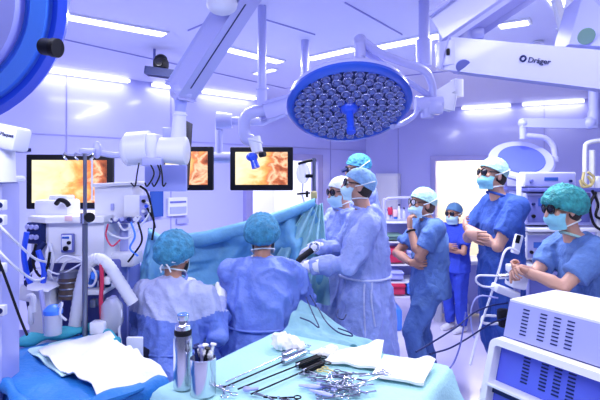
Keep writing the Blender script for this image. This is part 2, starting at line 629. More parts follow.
# the rest of the ring of lights, above and behind the photographer
def strip_at(x0, y0, x1, y1, label, power):
    a, b = V((x0, y0, ZC)), V((x1, y1, ZC))
    c = (a + b) / 2; d = (b - a).normalized(); s = V((-d.y, d.x, 0))
    t = thing('ceiling_light', label, 'ceiling light', c, group='linear ceiling lights')
    MB().beam(a - V((0, 0, .007)), b - V((0, 0, .007)), .25, .014, s, 0).build('frame', m_white, t, smooth=False)
    MB().beam(a - V((0, 0, .018)), b - V((0, 0, .018)), .2, .012, s, 0).build('tube', m_light, t, smooth=False)
    lt = light('strip_light', 'AREA', c - V((0, 0, .04)), power, (0.90, 0.915, 1.0), (b - a).length, .3, (0, 0, -1))
    lt.rotation_euler = (0, 0, math.atan2(d.y, d.x))
strip_at(-2.2, 1.2, 0.2, 1.2, 'overhead light strip above the near instrument tables', 52)
strip_at(0.6, 1.2, 3.2, 1.2, 'overhead light strip above the near right machine', 42)

# cove lights along the wall tops: they wash the wall panels
def cove(base, t, nn, px0, px1, label, power):
    a, b = base + t * hit(base, t, px0), base + t * hit(base, t, px1)
    a, b = zc(a + nn * .06, ZC - .02), zc(b + nn * .06, ZC - .02)
    th = thing('cove_light', label, 'cove light', (a + b) / 2, group='cove lights along the wall tops')
    MB().beam(a, b, .07, .035, (0, 0, 1), .004).build('housing', m_white, th, smooth=False)
    MB().beam(a - V((0, 0, .02)) + nn * .015, b - V((0, 0, .02)) + nn * .015, .03, .05, (0, 0, 1), .004).build('diffuser', m_cove, th, smooth=False)
    lt = light('cove_wash', 'AREA', (a + b) / 2 + nn * .05 - V((0, 0, .06)), power, (0.95, 0.96, 1.0), (b - a).length, .06, (0, 0, -1))
    aim = -nn * .62 - V((0, 0, 1))
    z = -aim.normalized(); x = (b - a).normalized(); y = z.cross(x)
    lt.rotation_euler = Matrix((x, y, z)).transposed().to_euler()

cove(WC, tL, nL, 34, 126, 'cove light on the left wall above the leftmost screen', 1.57)
cove(WC, tL, nL, 150, 182, 'cove light under the black ceiling camera bracket', 0.69)
cove(WC, tL, nL, 200, 252, 'cove light on the left wall right of the slanted boom', 1.08)
cove(WC, tR, nR, 463, 511, 'cove light above the open cream doorway', 1.08)
cove(WC, tR, nR, 523, 584, 'cove light above the folded blue disc lamp at right', 1.08)
# ------------------------------------------------------------------ main surgical lamp
LC = P(349, 105, 2.9)
t = thing('surgical_lamp', 'big round blue surgical lamp with a honeycomb of small clear lenses', 'surgical lamp', LC)
nz = V((0.02, -0.48, -0.875)).normalized()          # the way its light face looks
B = basis(-nz, (1, 0.0, 0))
Rl = 0.355
def LB(x, y, z): return LC + B @ V((x, y, z))
m = MB(); m.lathe([(0, .10), (.10, .098), (.22, .088), (.31, .07), (Rl - .005, .045), (Rl + .004, .02), (Rl + .004, -.005), (Rl - .02, -.01), (0, -.005)], LC, -nz, 56)
m.build('housing', m_boom, t)
m = MB()
prof = [(Rl - .038, -.012), (Rl - .024, -.03), (Rl - .006, -.026), (Rl + .008, -.008), (Rl + .006, .012), (Rl - .02, .016), (Rl - .038, .0), (Rl - .038, -.012)]
m.lathe(prof, LC, -nz, 56); m.build('rim', mat('lamp_rim_blue', (0.02, 0.09, 0.62), 0.3, coat=0.4), t)
m = MB(); m.lathe([(0, -.006), (Rl - .034, -.006), (Rl - .034, -.013), (0, -.013)], LC, -nz, 48); m.build('lens_plate', m_navy, t)
m_lensl = mat('lamp_lens', (0.14, 0.18, 0.52), 0.1, metal=0.3, coat=0.6)
m_reflector = mat('lens_ring', (0.74, 0.77, 0.95), 0.18, metal=1.0)
proto = None
sp = 0.0575
rows = []
for rr_, n_ in ((.078, 8), (.134, 14), (.190, 20), (.246, 26), (.297, 30)):
    for i in range(n_):
        a_ = 2 * math.pi * (i + .5 * (n_ % 4)) / n_
        rows.append((rr_ * math.cos(a_), rr_ * math.sin(a_)))
for x, y in rows:
    if proto is None:
        m = MB()
        m.lathe([(.0275, .004), (.0275, -.010), (.0245, -.014), (.021, -.006), (.015, .002), (.0001, .002)], (0, 0, 0), (0, 0, 1), 14)
        ring_me = m.build('led_lens', m_reflector, t)
        ring_me.data.transform(Matrix.Translation(LC))
        m = MB(); m.ell((0, 0, -.006), (.0155, .0155, .012), None, 12, 6)
        d_ = m.build('lens_dome', m_lensl, ring_me)
        d_.data.transform(Matrix.Translation(LC)); d_.location = (0, 0, 0)
        ring_me.data.transform(Matrix.Translation(-LC) @ Matrix.Identity(4)) if False else None
        ring_me.data.transform(Matrix.Identity(4))
        # both meshes were authored about their own centre
        lo = sum((v.co for v in ring_me.data.vertices), V((0, 0, 0))) / len(ring_me.data.vertices)
        ring_me.data.transform(Matrix.Translation(-V((lo.x, lo.y, lo.z + .004))))
        lo = sum((v.co for v in d_.data.vertices), V((0, 0, 0))) / len(d_.data.vertices)
        d_.data.transform(Matrix.Translation(-V((lo.x, lo.y, lo.z + .008))))
        proto = ring_me
        o = proto
    else:
        o = proto.copy(); COL.objects.link(o); o.parent = t
        c_ = d_.copy(); COL.objects.link(c_); c_.parent = o
    o.rotation_euler = B.to_euler()
    o.location = B @ V((x, y, -.014))
m = MB(); m.lathe([(.05, -.008), (.05, -.03), (.035, -.05), (.022, -.055), (.0205, -.16), (.026, -.165), (.026, -.19), (0, -.195)], LC, -nz, 20)
m.build('centre_handle', m_blue, t)
m = MB()
for s in (-1, 1):
    a0, a1 = (200, 262) if s < 0 else (-82, -20)
m.torus(LB(0, 0, .05), -nz, Rl + .03, .017, 40, 8, 20, 160, B.col[0])
m.build('yoke', m_boom, t)
m = MB(); k0 = P(360, 40, 3.02)
m.cyl(k0 - V((0, 0, .10)), k0 + V((0, 0, .0)), .034); m.ell(k0 + V((.0, 0, -.0)), (.04, .04, .035))
m.cyl(k0 - V((0, 0, .10)), LB(0, .1, .06), .03); m.build('knuckle', m_boom, t)
# the sprung arm that carries it
t = thing('lamp_arm', 'pale arm curving from the round surgical lamp down to a joint block at right', 'lamp arm', P(432, 105, 3.3))
m = MB()
m.tube([P(364, 42, 3.02), P(380, 53, 3.05), P(402, 62, 3.12), P(424, 70, 3.2), P(432, 84, 3.26), P(433, 98, 3.3)], .026, 10, smooth=6)
m.build('upper_tube', m_boom, t)
m = MB(); m.tube([P(363, 50, 3.06), P(398, 75, 3.2), P(430, 96, 3.3)], .02, 8); m.build('lower_tube', m_lav, t)
m = MB(); m.cyl(P(415, 104, 3.3), P(442, 104, 3.3), .05); m.cyl(P(427, 98, 3.3), P(427, 118, 3.3), .04); m.box(P(434, 107, 3.3), (.10, .1, .1), None, .015)
m.build('joint_block', m_boom, t)
m = MB(); m.tube([P(418, 108, 3.28), P(414, 116, 3.2), P(402, 124, 3.1), P(392, 127, 3.0)], .016, 8, smooth=5); m.build('cable_guard', m_lav, t)
m = MB(); m.beam(P(430, 98, 3.32), P(452, 103, 3.36), .09, .06, (0, 0, 1), .012); m.beam(P(437, 96, 3.36), P(456, 84, 3.4), .05, .05, (0, 1, 0), .01); m.cyl(P(457, 80, 3.4), P(457, 97, 3.4), .042)
m.build('elbow', m_white, t)
m = MB(); m.cyl(P(424, 40, 3.3), P(424, 66, 3.3), .05); m.cyl(P(424, 1, 3.3), P(424, 40, 3.3), .035)
m.build('suspension_tube', m_boom, t)

# ------------------------------------------------------------------ near blue lamp disc at upper left
DC = P(-112, -24, 1.32)
t = thing('surgical_lamp', 'near blue lamp disc with pale concentric rings cut off at the upper left', 'surgical lamp', DC)
nd = V((0.30, -0.86, -0.42)).normalized()
Rd = 0.43
m = MB(); m.lathe([(0, .10), (.2, .09), (Rd - .05, .06), (Rd, .02), (Rd, -.01), (Rd - .02, -.02), (0, -.02)], DC, -nd, 64); m.build('housing', m_blue2, t)
m = MB(); m.lathe([(Rd - .035, -.025), (Rd - .02, -.04), (Rd + .004, -.03), (Rd + .008, .0), (Rd, .03), (Rd - .03, .01), (Rd - .035, -.025)], DC, -nd, 64); m.build('rim', m_blue, t)
m = MB(); m.lathe([(Rd - .10, -.02), (Rd - .09, -.045), (Rd - .05, -.04), (Rd - .04, -.022)], DC, -nd, 64); m.build('outer_ring', m_blue2, t)
m = MB(); m.lathe([(Rd - .20, -.02), (Rd - .18, -.06), (Rd - .125, -.055), (Rd - .105, -.022)], DC, -nd, 64); m.build('inner_ring', m_blue3, t)
m = MB(); m.lathe([(0, -.065), (Rd - .24, -.06), (Rd - .21, -.02)], DC, -nd, 64); m.build('centre_panel', m_blue2, t)
m = MB(); a_ = P(44, 46.5, 1.30); b_ = P(57, 48, 1.28)
m.cyl(a_, b_, .022); m.cyl(P(53, 47.5, 1.283), P(58, 48.2, 1.28), .0245); m.build('handle_knob', m_black, t)
m = MB(); m.tube([DC + V((-.1, .06, .1)), DC + V((-.1, .15, .45)), V((DC.x - .1, DC.y + .2, ZC))], .04, 12); m.build('hanger', m_boom, t)

# ------------------------------------------------------------------ slanted boom with camera carrier
J0, J1 = P(250, -16, 2.75), P(181, 91, 3.05)
t = thing('ceiling_boom', 'thick slanted white boom reaching down from the ceiling to a camera head', 'ceiling boom', V((J0.x, J0.y, ZC)))
m = MB(); m.beam(J0, J1, .10, .14, (.75, .1, .55), .022); m.build('beam', m_boom, t)
gB = basis(J1 - J0, (.75, .1, .55)); go_ = gB.col[1] * (.0695 if gB.col[1].y < 0 else -.0695) - gB.col[0] * .018
m = MB(); m.beam(along(J0, J1, .12) + go_, along(J0, J1, .9) + go_, .006, .006, (.75, .1, .55), .001); m.build('seam_groove', m_navy, t)
m = MB(); q = P(222, 4, 2.7); m.ell(q, (.085, .085, .06)); m.cyl(q + V((0, 0, .0)), V((q.x, q.y, ZC)), .06); m.build('ceiling_joint', m_white, t)
m = MB(); m.cyl(P(183, 82, 3.05), P(182, 101, 3.05), .065, .05); m.ell(P(182, 92, 3.05), (.075, .075, .06)); m.build('elbow_joint', m_boom, t)
m = MB(); m.cyl(P(181, 98, 3.05), P(180, 114, 3.05), .042, .03); m.build('wrist', m_blue3, t)
m = MB(); m.cyl(P(180, 112, 3.05), P(178, 143, 3.05), .036, .05); m.torus(P(180, 115, 3.05), (0, 0, 1), .036, .008); m.build('drop_tube', m_white, t)
# camera head
hc = P(158, 150, 3.05)
t = thing('camera_head', 'white barrel camera head hanging below the slanted boom', 'camera head', hc)
m = MB(); m.cyl(P(128, 149, 3.02), P(150, 148, 3.02), .10, .105); m.ell(P(129, 150, 3.02), (.05, .10, .10)); m.box(P(150, 148, 3.05), (.15, .2, .17), None, .03); m.build('body', m_white, t)
m = MB(); m.cyl(P(160, 150, 3.0), P(186, 151, 3.0), .075, .085); m.ell(P(186, 151, 3.0), (.02, .085, .085)); m.build('barrel', m_white2, t)
m = MB(); m.box(P(168, 134, 3.06), (.055, .06, .075), None, .006); m.build('bracket_block', m_lav, t)
m = MB(); m.box(P(153, 162, 2.95), (.12, .06, .05), None, .01); m.build('connector_panel', m_lav, t)
for i, (x0, x1, dx) in enumerate(((139, 131, -2), (150, 145, 4), (157, 152, 3), (160, 166, 2))):
    m = MB(); m.tube([P(x0, 163, 2.93), P(x0 + dx, 174, 2.9), P((x0 + x1) / 2, 186, 2.9), P(x1, 183, 2.92)], .0045, 6, smooth=5); m.build('cable', m_black, t)

# ------------------------------------------------------------------ screens
def screen(label, x0, y0, x1, y1, d, bez, scr, lab2, yaw=0.0, mountpts=None, thick=.05):
    c = P((x0 + x1) / 2, (y0 + y1) / 2, d)
    W, H = (x1 - x0) * d / F, (y1 - y0) * d / F
    t = thing('wall_monitor', label, 'monitor', c)
    Rm = Matrix.Rotation(yaw, 3, 'Z')
    m = MB(); m.box(c + Rm @ V((0, thick / 2, 0)), (W, thick, H), Rm, .008); m.build('bezel', m_black, t)
    b = bez
    m = MB(); m.box(c + Rm @ V((0, -.002, 0.003)), (W - 2 * b, .006, H - 2 * b), Rm, 0); m.build('screen', scr, t, smooth=False)
    m = MB(); m.box(c + Rm @ V((0, .06, 0)), (W * .5, .05, H * .5), Rm, .01); m.build('rear_housing', m_navy, t)
    if mountpts:
        m = MB(); m.tube(mountpts, .025, 10); m.build('mount_arm', m_boom, t)
    return t

screen('large monitor at far left, its orange endoscope picture partly behind an IV pole', 27, 154.5, 112, 209, 3.75, .045, m_screenA, '', 0.05,
       [P(70, 180, 3.85), P(70, 178, 4.4)])
screen('monitor with a torn-orange picture half hidden behind the white camera head', 160, 146.5, 213, 190.5, 3.7, .04, m_screenB, '', 0.0,
       [P(200, 168, 3.8), P(200, 165, 4.6)])
screen('monitor in the middle showing an endoscope picture, behind a blue lamp handle', 230, 147, 293, 190.5, 3.7, .04, m_screenC, '', 0.0,
       [P(250, 168, 3.8), P(232, 158, 4.3)])
m = MB(); m.box(P(185.5, 155, 3.3), (.025, .22, .44), Matrix.Rotation(.06, 3, 'Y'), .006)
tag(m.build('display_panel', m_black, None), 'thin dark display seen edge-on right of the white camera head', 'monitor')
m = MB(); m.box(P(166, 178, 3.2), (.27, .03, .17), None, .01)
tag(m.build('splash_panel', m_blue3, None), 'pale blue panel hanging under the white camera head', 'panel')

# ------------------------------------------------------------------ arms in the middle: small camera lamp with blue handle
t = thing('lamp_arm', 'bent white tube arm ending in a small blue handle before the middle monitor', 'lamp arm', P(262, 112, 3.4))
m = MB(); m.tube([P(298, 101, 3.55), P(272, 109, 3.45), P(254, 112, 3.4), P(246, 117, 3.4), P(244, 128, 3.4), P(246, 138, 3.4), P(252, 141, 3.4)], .042, 12, smooth=5); m.build('bent_tube', m_boom, t)
m = MB(); m.cyl(P(262, 88, 3.42), P(262, 112, 3.42), .035); m.torus(P(262, 89, 3.42), (0, 0, 1), .034, .008); m.build('riser', m_boom, t)
m = MB(); m.beam(P(264, 112, 3.42), P(296, 102, 3.55), .10, .09, (0, 0, 1), .02); m.build('spring_housing', m_boom, t)
m = MB(); m.cyl(P(254, 138, 3.38), P(258, 153, 3.36), .045, .035); m.torus(P(255, 141, 3.38), (0.3, 0, 1), .045, .01); m.build('handle_socket', m_white, t)
m = MB(); m.ell(P(252, 157, 3.34), (.04, .04, .03)); m.tube([P(253, 158, 3.34), P(256, 168, 3.33)], [.022, .028], 12); m.build('handle', m_blue, t)
m = MB(); m.cyl(P(260, 155, 3.34), P(265, 154, 3.32), .018); m.build('lens', m_black, t)
m = MB(); m.tube([P(262, 90, 3.42), V((P(262, 90, 3.42).x, P(262, 90, 3.42).y, ZC))], .03, 10); m.build('ceiling_tube', m_boom, t)
m = MB(); m.cyl(P(219, 119, 4.0), P(219, 159, 4.0), .03); m.cyl(P(210, 157.5, 4.0), P(233, 157.5, 4.0), .045); m.cyl(P(217, 121, 4.0), P(232, 121, 4.0), .075, .06); m.tube([P(230, 121, 4.0), P(262, 122, 4.1), P(305, 104, 4.3)], .035, 10); m.tube([P(305, 104, 4.3), V((P(305, 104, 4.3).x, 4.3, ZC))], .035, 10)
tag(m.build('monitor_arm', m_boom, None), 'white crank arm between the two orange monitors', 'monitor arm')

# ------------------------------------------------------------------ heavy beams at upper right
A0, A1 = P(454, 56, 2.35), P(620, 74, 1.9)
t = thing('ceiling_boom', 'heavy pale beam lettered in dark blue across the upper right', 'ceiling boom', A0)
m = MB(); m.beam(A0, A1, .105, .15, (0, 0, 1), .022, .93); m.cyl(A0 - V((0, 0, .056)), A0 + V((0, 0, .056)), .085); m.build('beam', m_boom, t)
dirb = (A1 - A0).normalized()
fn = V((dirb.y, -dirb.x, 0)).normalized()          # the face towards the room
xdir = dirb; zdir = fn; ydir = zdir.cross(xdir)
c = along(A0, A1, (545 - 452) / 175 * .97)
c = along(A0, A1, 0.60) + fn * .0745 + V((0, 0, .008))
Mt = Matrix((xdir, ydir, zdir)).transposed().to_4x4(); Mt.translation = c
me = text_mesh('Dr\u00e4ger', .031, Mt)
link('lettering', me, m_navy, t, False)
m = MB(); cc = c - xdir * .066 + ydir * .003; m.torus(cc, zdir, .011, .004, 16, 6); m.build('emblem', m_navy, t)
m = MB(); q = P(463, 65.5, 2.24); m.lathe([(0, 0), (.032, 0), (.032, .006), (0, .008)], q, (-.1, -.8, -.75), 20); m.build('round_cap', m_lavd, t)
m = MB(); m.box(P(448, 52, 2.28), (.012, .02, .03), None, .003); m.build('side_button', m_black, t)
m = MB(); m.box(P(467, 36, 2.38), (.13, .12, .055), None, .012); m.build('joint', m_lav, t)
t = thing('ceiling_boom', 'broad slanting beam end at the top edge above the lettered beam', 'ceiling boom', P(470, 10, 2.35))
m = MB(); m.beam(P(448, 30, 2.38), P(520, -20, 2.2), .13, .17, (0, 0, 1), .025); m.build('beam', m_boom, t)
m = MB(); m.cyl(P(456, 26, 2.38), P(456, 42, 2.38), .08); m.build('pivot', m_lav, t)
t = thing('ceiling_boom', 'wedge shaped lavender boom end with an oval badge at the top right corner', 'ceiling boom', P(590, 20, 2.0))
p = [P(569, 44, 2.1), P(584, -10, 2.1), P(640, -10, 1.9), P(640, 49, 1.9)]
m = MB(); m.prism(p, V((.05, .25, 0.0))); m.build('beam', m_lav, t, smooth=False)
m = MB(); m.lathe([(0, 0), (.034, 0), (.034, .006), (0, .008)], P(586, 36, 2.02), (-.1, -.8, -.5), 20); m.build('oval_badge', m_green, t)
m = MB(); m.beam(P(556, 0, 2.6), P(566, 40, 2.7), .03, .03, (0, 1, 0), .005); m.beam(P(572, -5, 2.6), P(560, 30, 2.7), .03, .03, (0, 1, 0), .005); m.box(P(563, 44, 2.7), (.06, .06, .04), None, .008)
tag(m.build('ceiling_hanger', m_white, None), 'two thin white struts beside the corner boom wedge', 'hanger')
m = MB(); m.lathe([(0, 0), (.05, 0), (.045, .02), (0, .025)], cpt(538, 41, ZC) - V((0, 0, .026)), (0, 0, 1), 20)
tag(m.build('smoke_detector', m_white, None), 'small round detector on the ceiling above the lettered beam', 'detector')

# ------------------------------------------------------------------ second lamp, right background
C2 = P(521, 161, 4.6)
t = thing('surgical_lamp', 'flat disc lamp with a blue centre behind the standing men at right', 'surgical lamp', C2)
n2 = V((-.12, -.62, .76)).normalized()
m = MB(); m.lathe([(0, -.06), (.2, -.05), (.27, -.02), (.285, .01), (.27, .025), (.2, .02)], C2, n2, 40); m.build('housing', m_lav, t)
m = MB(); m.lathe([(0, .024), (.20, .024), (.205, .014)], C2 + n2 * .004, n2, 40); m.build('blue_plate', m_glossb, t)
m = MB(); m.tube([P(548, 158, 4.6), P(556, 158, 4.6)], .025, 10); m.box(P(555, 159, 4.6), (.05, .05, .06), None, .01); m.build('pivot', m_boom, t)
t2 = thing('lamp_arm', 'slim jointed arm holding the flat disc lamp at the right', 'lamp arm', P(556, 150, 4.6))
m = MB(); m.tube([P(555, 157, 4.6), P(553, 146, 4.6), P(545, 138, 4.6), P(530, 136, 4.6), P(523, 136, 4.6)], .026, 10, smooth=6); m.build('curved_tube', m_boom, t2)
m = MB(); m.cyl(P(523, 139, 4.6), P(523, 122, 4.6), .03); m.ell(P(523, 123, 4.6), (.045, .045, .045)); m.build('elbow', m_lav, t2)
m = MB(); m.beam(P(522, 123, 4.6), P(590, 124, 4.5), .06, .06, (0, 0, 1), .012); m.ell(P(590, 123, 4.5), (.06, .06, .06)); m.build('spring_arm', m_lav, t2)
m = MB(); m.cyl(P(593, 128, 4.5), P(594, 112, 4.5), .05); m.cyl(P(594, 114, 4.5), V((P(594, 114, 4.5).x, 4.5, ZC)), .045); m.build('drop_tube', m_lav, t2)

# ------------------------------------------------------------------ ceiling camera, wall fittings
cw = along(WC, WL, .55)
hl = lambda px: WC + tL * hit(WC, tL, px)
def onL(px, py, off=0.0):
    b = hl(px) + nL * off
    return P(px, py, b.y) if off == 0 else V((b.x, b.y, HC - (py - HY) * b.y / F))
t = thing('ceiling_camera', 'black dome camera on a dark bracket hanging from the ceiling left of the slanted boom', 'camera', P(160, 72, 4.6))
m = MB(); m.beam(P(147, 71, 4.6), P(177, 75, 4.6), .06, .12, (0, 0, 1), .006); m.build('shelf', m_navy, t)
m = MB(); q = P(161, 64, 4.6); m.box(q, (.13, .12, .10), None, .03); m.cyl(q - V((0, .0, .05)), q - V((0, 0, .08)), .06); m.ell(q + V((0, 0, .04)), (.06, .06, .05)); m.build('camera_body', m_black, t)
m = MB(); m.cyl(q - V((0, .05, 0)), q - V((0, .08, 0)), .035); m.build('camera_lens', m_lens, t)
m = MB(); m.tube([P(154, 71, 4.6), P(154.5, 45, 4.6)], .012, 6); m.build('aerial', m_lavd, t)
t = thing('wall_panel', 'white wall box with a blue lower half right of the seated person', 'wall panel', onL(176, 207, .04))
m = MB(); m.box(onL(176, 206.5, .03), (.27, .04, .22), basis((0, 0, 1), tL), .008); m.build('box', m_white, t)
m = MB(); m.box(onL(176, 210, .055), (.23, .012, .08), basis((0, 0, 1), tL), .003); m.build('blue_label', m_blue3, t)
m = MB(); m.box(onL(176, 202, .055), (.23, .008, .02), basis((0, 0, 1), tL), .002); m.build('slot', m_lavd, t)
m = MB(); m.box(onL(155.5, 204, .03), (.14, .05, .30), basis((0, 0, 1), tL), .01)
tag(m.build('wall_panel', m_bsc, None), 'dark blue upright wall panel left of the white wall box', 'wall panel')
m = MB(); m.box(onL(181, 221, .03), (.16, .03, .05), basis((0, 0, 1), tL), .006)
tag(m.build('wall_socket', m_lav, None), 'small socket strip low on the wall above the drape roll', 'socket')
m = MB(); m.beam(onL(16, 150, .02), onL(30, 150, .02), .03, .02, (0, 0, 1), .003)
tag(m.build('wall_rail', m_navy, None), 'short dark rail on the wall beside the leftmost monitor', 'rail')
# white cabinet door on the right wall behind the surgeon, clock-like hook at left doorway
hr = lambda px: WC + tR * hit(WC, tR, px)
def onR(px, py, off=0.0):
    b = hr(px) + nR * off
    return V((b.x, b.y, HC - (py - HY) * b.y / F))
t = thing('wall_cabinet', 'tall white cupboard standing on the right wall behind the surgeons', 'cabinet', onR(390, 200, .1))
m = MB(); c = onR(390, 174, .1); m.box(V((c.x, c.y, .93)), (.42, .18, 1.86), basis((0, 0, 1), tR), .01); m.build('body', m_white, t)
m = MB(); m.box(V((c.x, c.y, .95)) + nR * .1, (.38, .02, 1.74), basis((0, 0, 1), tR), .006); dd = m.build('door', m_white2, t)
m = MB(); m.cyl(V((c.x, c.y, .9)) + nR * .125 + tR * .15, V((c.x, c.y, 1.1)) + nR * .125 + tR * .15, .01); m.build('handle', m_steel, dd)
# ------------------------------------------------------------------ near left supply column
t = thing('supply_column', 'lavender supply column with sockets and a white lettered head at the left edge', 'supply column', V((P(6, 300, 2.2).x, 2.2, 0)))
c = P(0, 134, 2.15)
Rt = Matrix.Rotation(R(12), 3, 'Y') @ Matrix.Rotation(R(-10), 3, 'Z')
m = MB(); m.box(c + V((-.04, 0.05, 0)), (.26, .10, .105), Rt, .015); m.build('head', m_white, t)
q = P(10.5, 133, 2.15 - .075)
X = Rt @ V((1, 0, 0)); N_ = Rt @ V((0, -1, 0)); Y_ = N_.cross(X)
Mt = Matrix((X, Y_, N_)).transposed().to_4x4(); Mt.translation = c + V((-.04, .05, 0)) + N_ * .0515 + X * .088 + Y_ * .012
link('lettering', text_mesh('Maquet', .022, Mt, .001), m_navy, t, False)
m = MB(); q = P(3, 150, 2.2); m.cyl(q, P(3, 182, 2.2), .048, .052); m.build('neck', m_white, t)
x0, x1 = P(-40, 200, 2.38).x, P(21, 200, 2.36).x
zt = P(0, 182, 2.2).z
m = MB(); m.box(((x0 + x1) / 2, 2.28, (zt + .35) / 2), (x1 - x0 - .02, .2, zt - .35), None, .02); m.build('body', m_lav, t)
m = MB(); m.box(((x0 + x1) / 2, 2.28, zt + .012), (x1 - x0 + .01, .24, .03), None, .012); m.build('top_cap', m_white, t)
m = MB(); m.box((x1 - .012, 2.19, (zt + .4) / 2), (.03, .04, zt - .42), None, .01); m.build('edge_rail', m_boom, t)
for i, py in enumerate((205, 220, 268, 310)):
    q = P(2, py, 2.17); m = MB(); m.box(q, (.035, .03, .045), None, .006); f = m.build('socket', m_white, t)
    m = MB(); m.cyl(q - V((0, .014, 0)), q - V((0, .018, 0)), .012); m.build('socket_hole', m_navy, f)
m = MB(); m.cyl((x0 + .1, 2.28, .35), (x0 + .1, 2.28, 0.04), .06); m.cyl((x0 + .1, 2.28, .04), (x0 + .1, 2.28, 0), .25); m.build('foot', m_lavd, t)

# ------------------------------------------------------------------ anaesthesia machine
ad = 3.1
def A(px, py, dd=0.0): return P(px, py, ad + dd)
t = thing('anaesthesia_machine', 'white anaesthesia machine with gauges and hoses below the leftmost monitor', 'anaesthesia machine', V((A(60, 300).x, ad + .3, 0)))
m = MB()
p = [A(24, 222), A(48, 218, -.05), A(110, 219), A(112, 255), A(30, 252)]
zt, zb = A(0, 222).z, A(0, 262).z
m.prism([V((A(27, 0).x, ad + .5, zb)), V((A(27, 0).x, ad + .05, zb)), V((A(52, 0).x, ad - .04, zb)), V((A(104, 0).x, ad, zb)), V((A(104, 0).x, ad + .5, zb))], (0, 0, zt - zb))
m.build('upper_body', m_white, t, smooth=False)
m = MB(); m.prism([V((A(26, 0).x, ad + .52, zt)), V((A(26, 0).x, ad + .02, zt)), V((A(52, 0).x, ad - .08, zt)), V((A(106, 0).x, ad - .03, zt)), V((A(106, 0).x, ad + .52, zt))], (0, 0, .035)); m.build('top_shelf', m_white2, t, smooth=False)
m = MB(); m.box(A(58, 207, .2), (.22, .2, .10), None, .02); m.box(A(62, 199, .2), (.12, .12, .05), None, .01); m.build('top_monitor', m_white, t)
m = MB(); m.tube([A(56, 204, .05), A(60, 200, .04), A(66, 202, .04), A(69, 206, .05)], .015, 8, smooth=4); m.build('flow_sensor', m_black, t)
m = MB(); m.box(A(68.5, 218.5, -.09), (.045, .01, .03), None, .003); m.build('warning_label', m_pinkw, t)
q = A(68, 243, -.045)
m = MB(); m.box(q, (.075, .03, .115), None, .006); pn = m.build('control_panel', m_lavd, t)
m = MB(); m.box(q - V((0, .016, -.005)), (.06, .01, .09), None, .003); m.build('panel_face', m_white, pn)
for dx, dz, r in ((-.002, -.03, .015), (.018, .005, .011)):
    m = MB(); m.cyl(q + V((dx, -.018, dz)), q + V((dx, -.034, dz)), r); m.build('dial', m_black, pn)
m = MB(); m.box(q + V((-.004, -.022, .036)), (.042, .01, .014), None, .002); m.build('display', m_bsc, pn)
# flow meters at left
gx = A(37, 233, -.02)
m = MB(); m.box(gx, (.115, .06, .13), Matrix.Rotation(-.35, 3, 'Z'), .01); g = m.build('gauge_block', m_navy, t)
for i in range(3):
    for j in range(2):
        q = gx + Matrix.Rotation(-.35, 3, 'Z') @ V(((i - 1) * .036, -.033, (j - .5) * .06 + .01))
        m = MB(); m.cyl(q, q + Matrix.Rotation(-.35, 3, 'Z') @ V((0, -.012, 0)), .015); m.build('gauge', m_lav, g)
m = MB(); zl = A(0, 335).z
m.box((A(76, 0).x, ad + .3, (zb + .16) / 2), (.48, .42, zb - .16), None, .015); m.build('lower_body', m_lavd, t)  # dark enamel here puts the deep shade low on the machine into its colour
m = MB(); m.box((A(42, 0).x, ad + .02, A(0, 290).z), (.16, .3, .10), Matrix.Rotation(.2, 3, 'Y'), .02); m.build('side_module', m_white, t)
m = MB(); q0 = A(69, 298, -.13); q1 = A(69, 277, -.13); m.cyl(q0, q1, .058); m.build('absorber_canister', m_brown, t)
m = MB(); q2 = A(69, 271, -.13); m.cyl(q1, q2, .06, .055)
for k in range(3):
    m.torus(along(q0, q1, .2 + .3 * k), (0, 0, 1), .058, .005)
m.build('canister_rings', m_steeld, t)
m = MB(); m.box(A(97, 287, -.02), (.2, .3, .03), None, .008); m.build('work_surface', m_white, t)
for i, (px, py) in enumerate(((42, 334), (100, 334))):
    pass
for sx in (A(30, 0).x, A(104, 0).x):
    for sy in (ad + .05, ad + .5):
        m = MB(); m.cyl((sx, sy - .02, .06), (sx, sy + .02, .06), .06); m.build('castor', m_black, t)
m = MB(); m.box((A(67, 0).x, ad + .28, .14), (A(112, 0).x - A(22, 0).x, .56, .06), None, .02); m.build('base', m_lavd, t)
for k, pts in enumerate(((( 88, 262), (80, 258), (66, 262), (58, 280), (50, 300), (46, 330)), ((50, 244), (53, 260), (50, 280), (58, 300)), ((40, 300), (52, 296), (60, 303), (55, 316), (48, 318)))):
    m = MB(); m.tube([A(x, y, -.10) for x, y in pts], .009, 7, smooth=6); m.build('gas_hose', m_white, t)
m = MB(); m.tube([A(44, 242, -.05), A(34, 256, -.08), A(28, 276, -.1), A(30, 300, -.1), A(34, 322, -.05)], .022, 8, smooth=6); m.build('ribbed_hose', m_navy, t)
m = MB(); m.tube([A(50, 243, -.06), A(46, 262, -.1), A(52, 282, -.1)], .012, 8, smooth=6); m.build('coiled_lead', m_white, t)

# white suction unit low left of the machine
t = thing('suction_unit', 'white suction unit with a blue capped jar near the floor at left', 'suction unit', V((P(48, 320, 2.85).x, 2.85, 0)))
def S_(px, py, dd=0): return P(px, py, 2.85 + dd)
zb2 = S_(0, 335).z
m = MB(); m.prism([S_(27, 285), S_(54, 288), S_(48, 292, -.04), S_(27, 290, -.04)], V((0, .25, 0))); m.box((S_(40, 0).x, 2.97, S_(0, 312).z / 2), (.16, .22, S_(0, 290).z - .02 - .0), None, .01) if False else None
m.box((S_(36, 0).x, 2.96, S_(0, 294).z / 2 + .01), (.13, .14, S_(0, 294).z), None, .012)
m.build('cabinet', m_white, t)
m = MB(); m.tube([S_(41, 290, -.03), S_(45, 318, -.06), S_(46, 334, -.06)], .014, 8); m.build('support_tube', m_boom, t)
m = MB(); m.lathe([(0, 0), (.045, 0), (.048, .10), (.04, .115), (0, .115)], S_(53, 334, -.12), (0, 0, 1), 20); j = m.build('jar', m_clear, t)
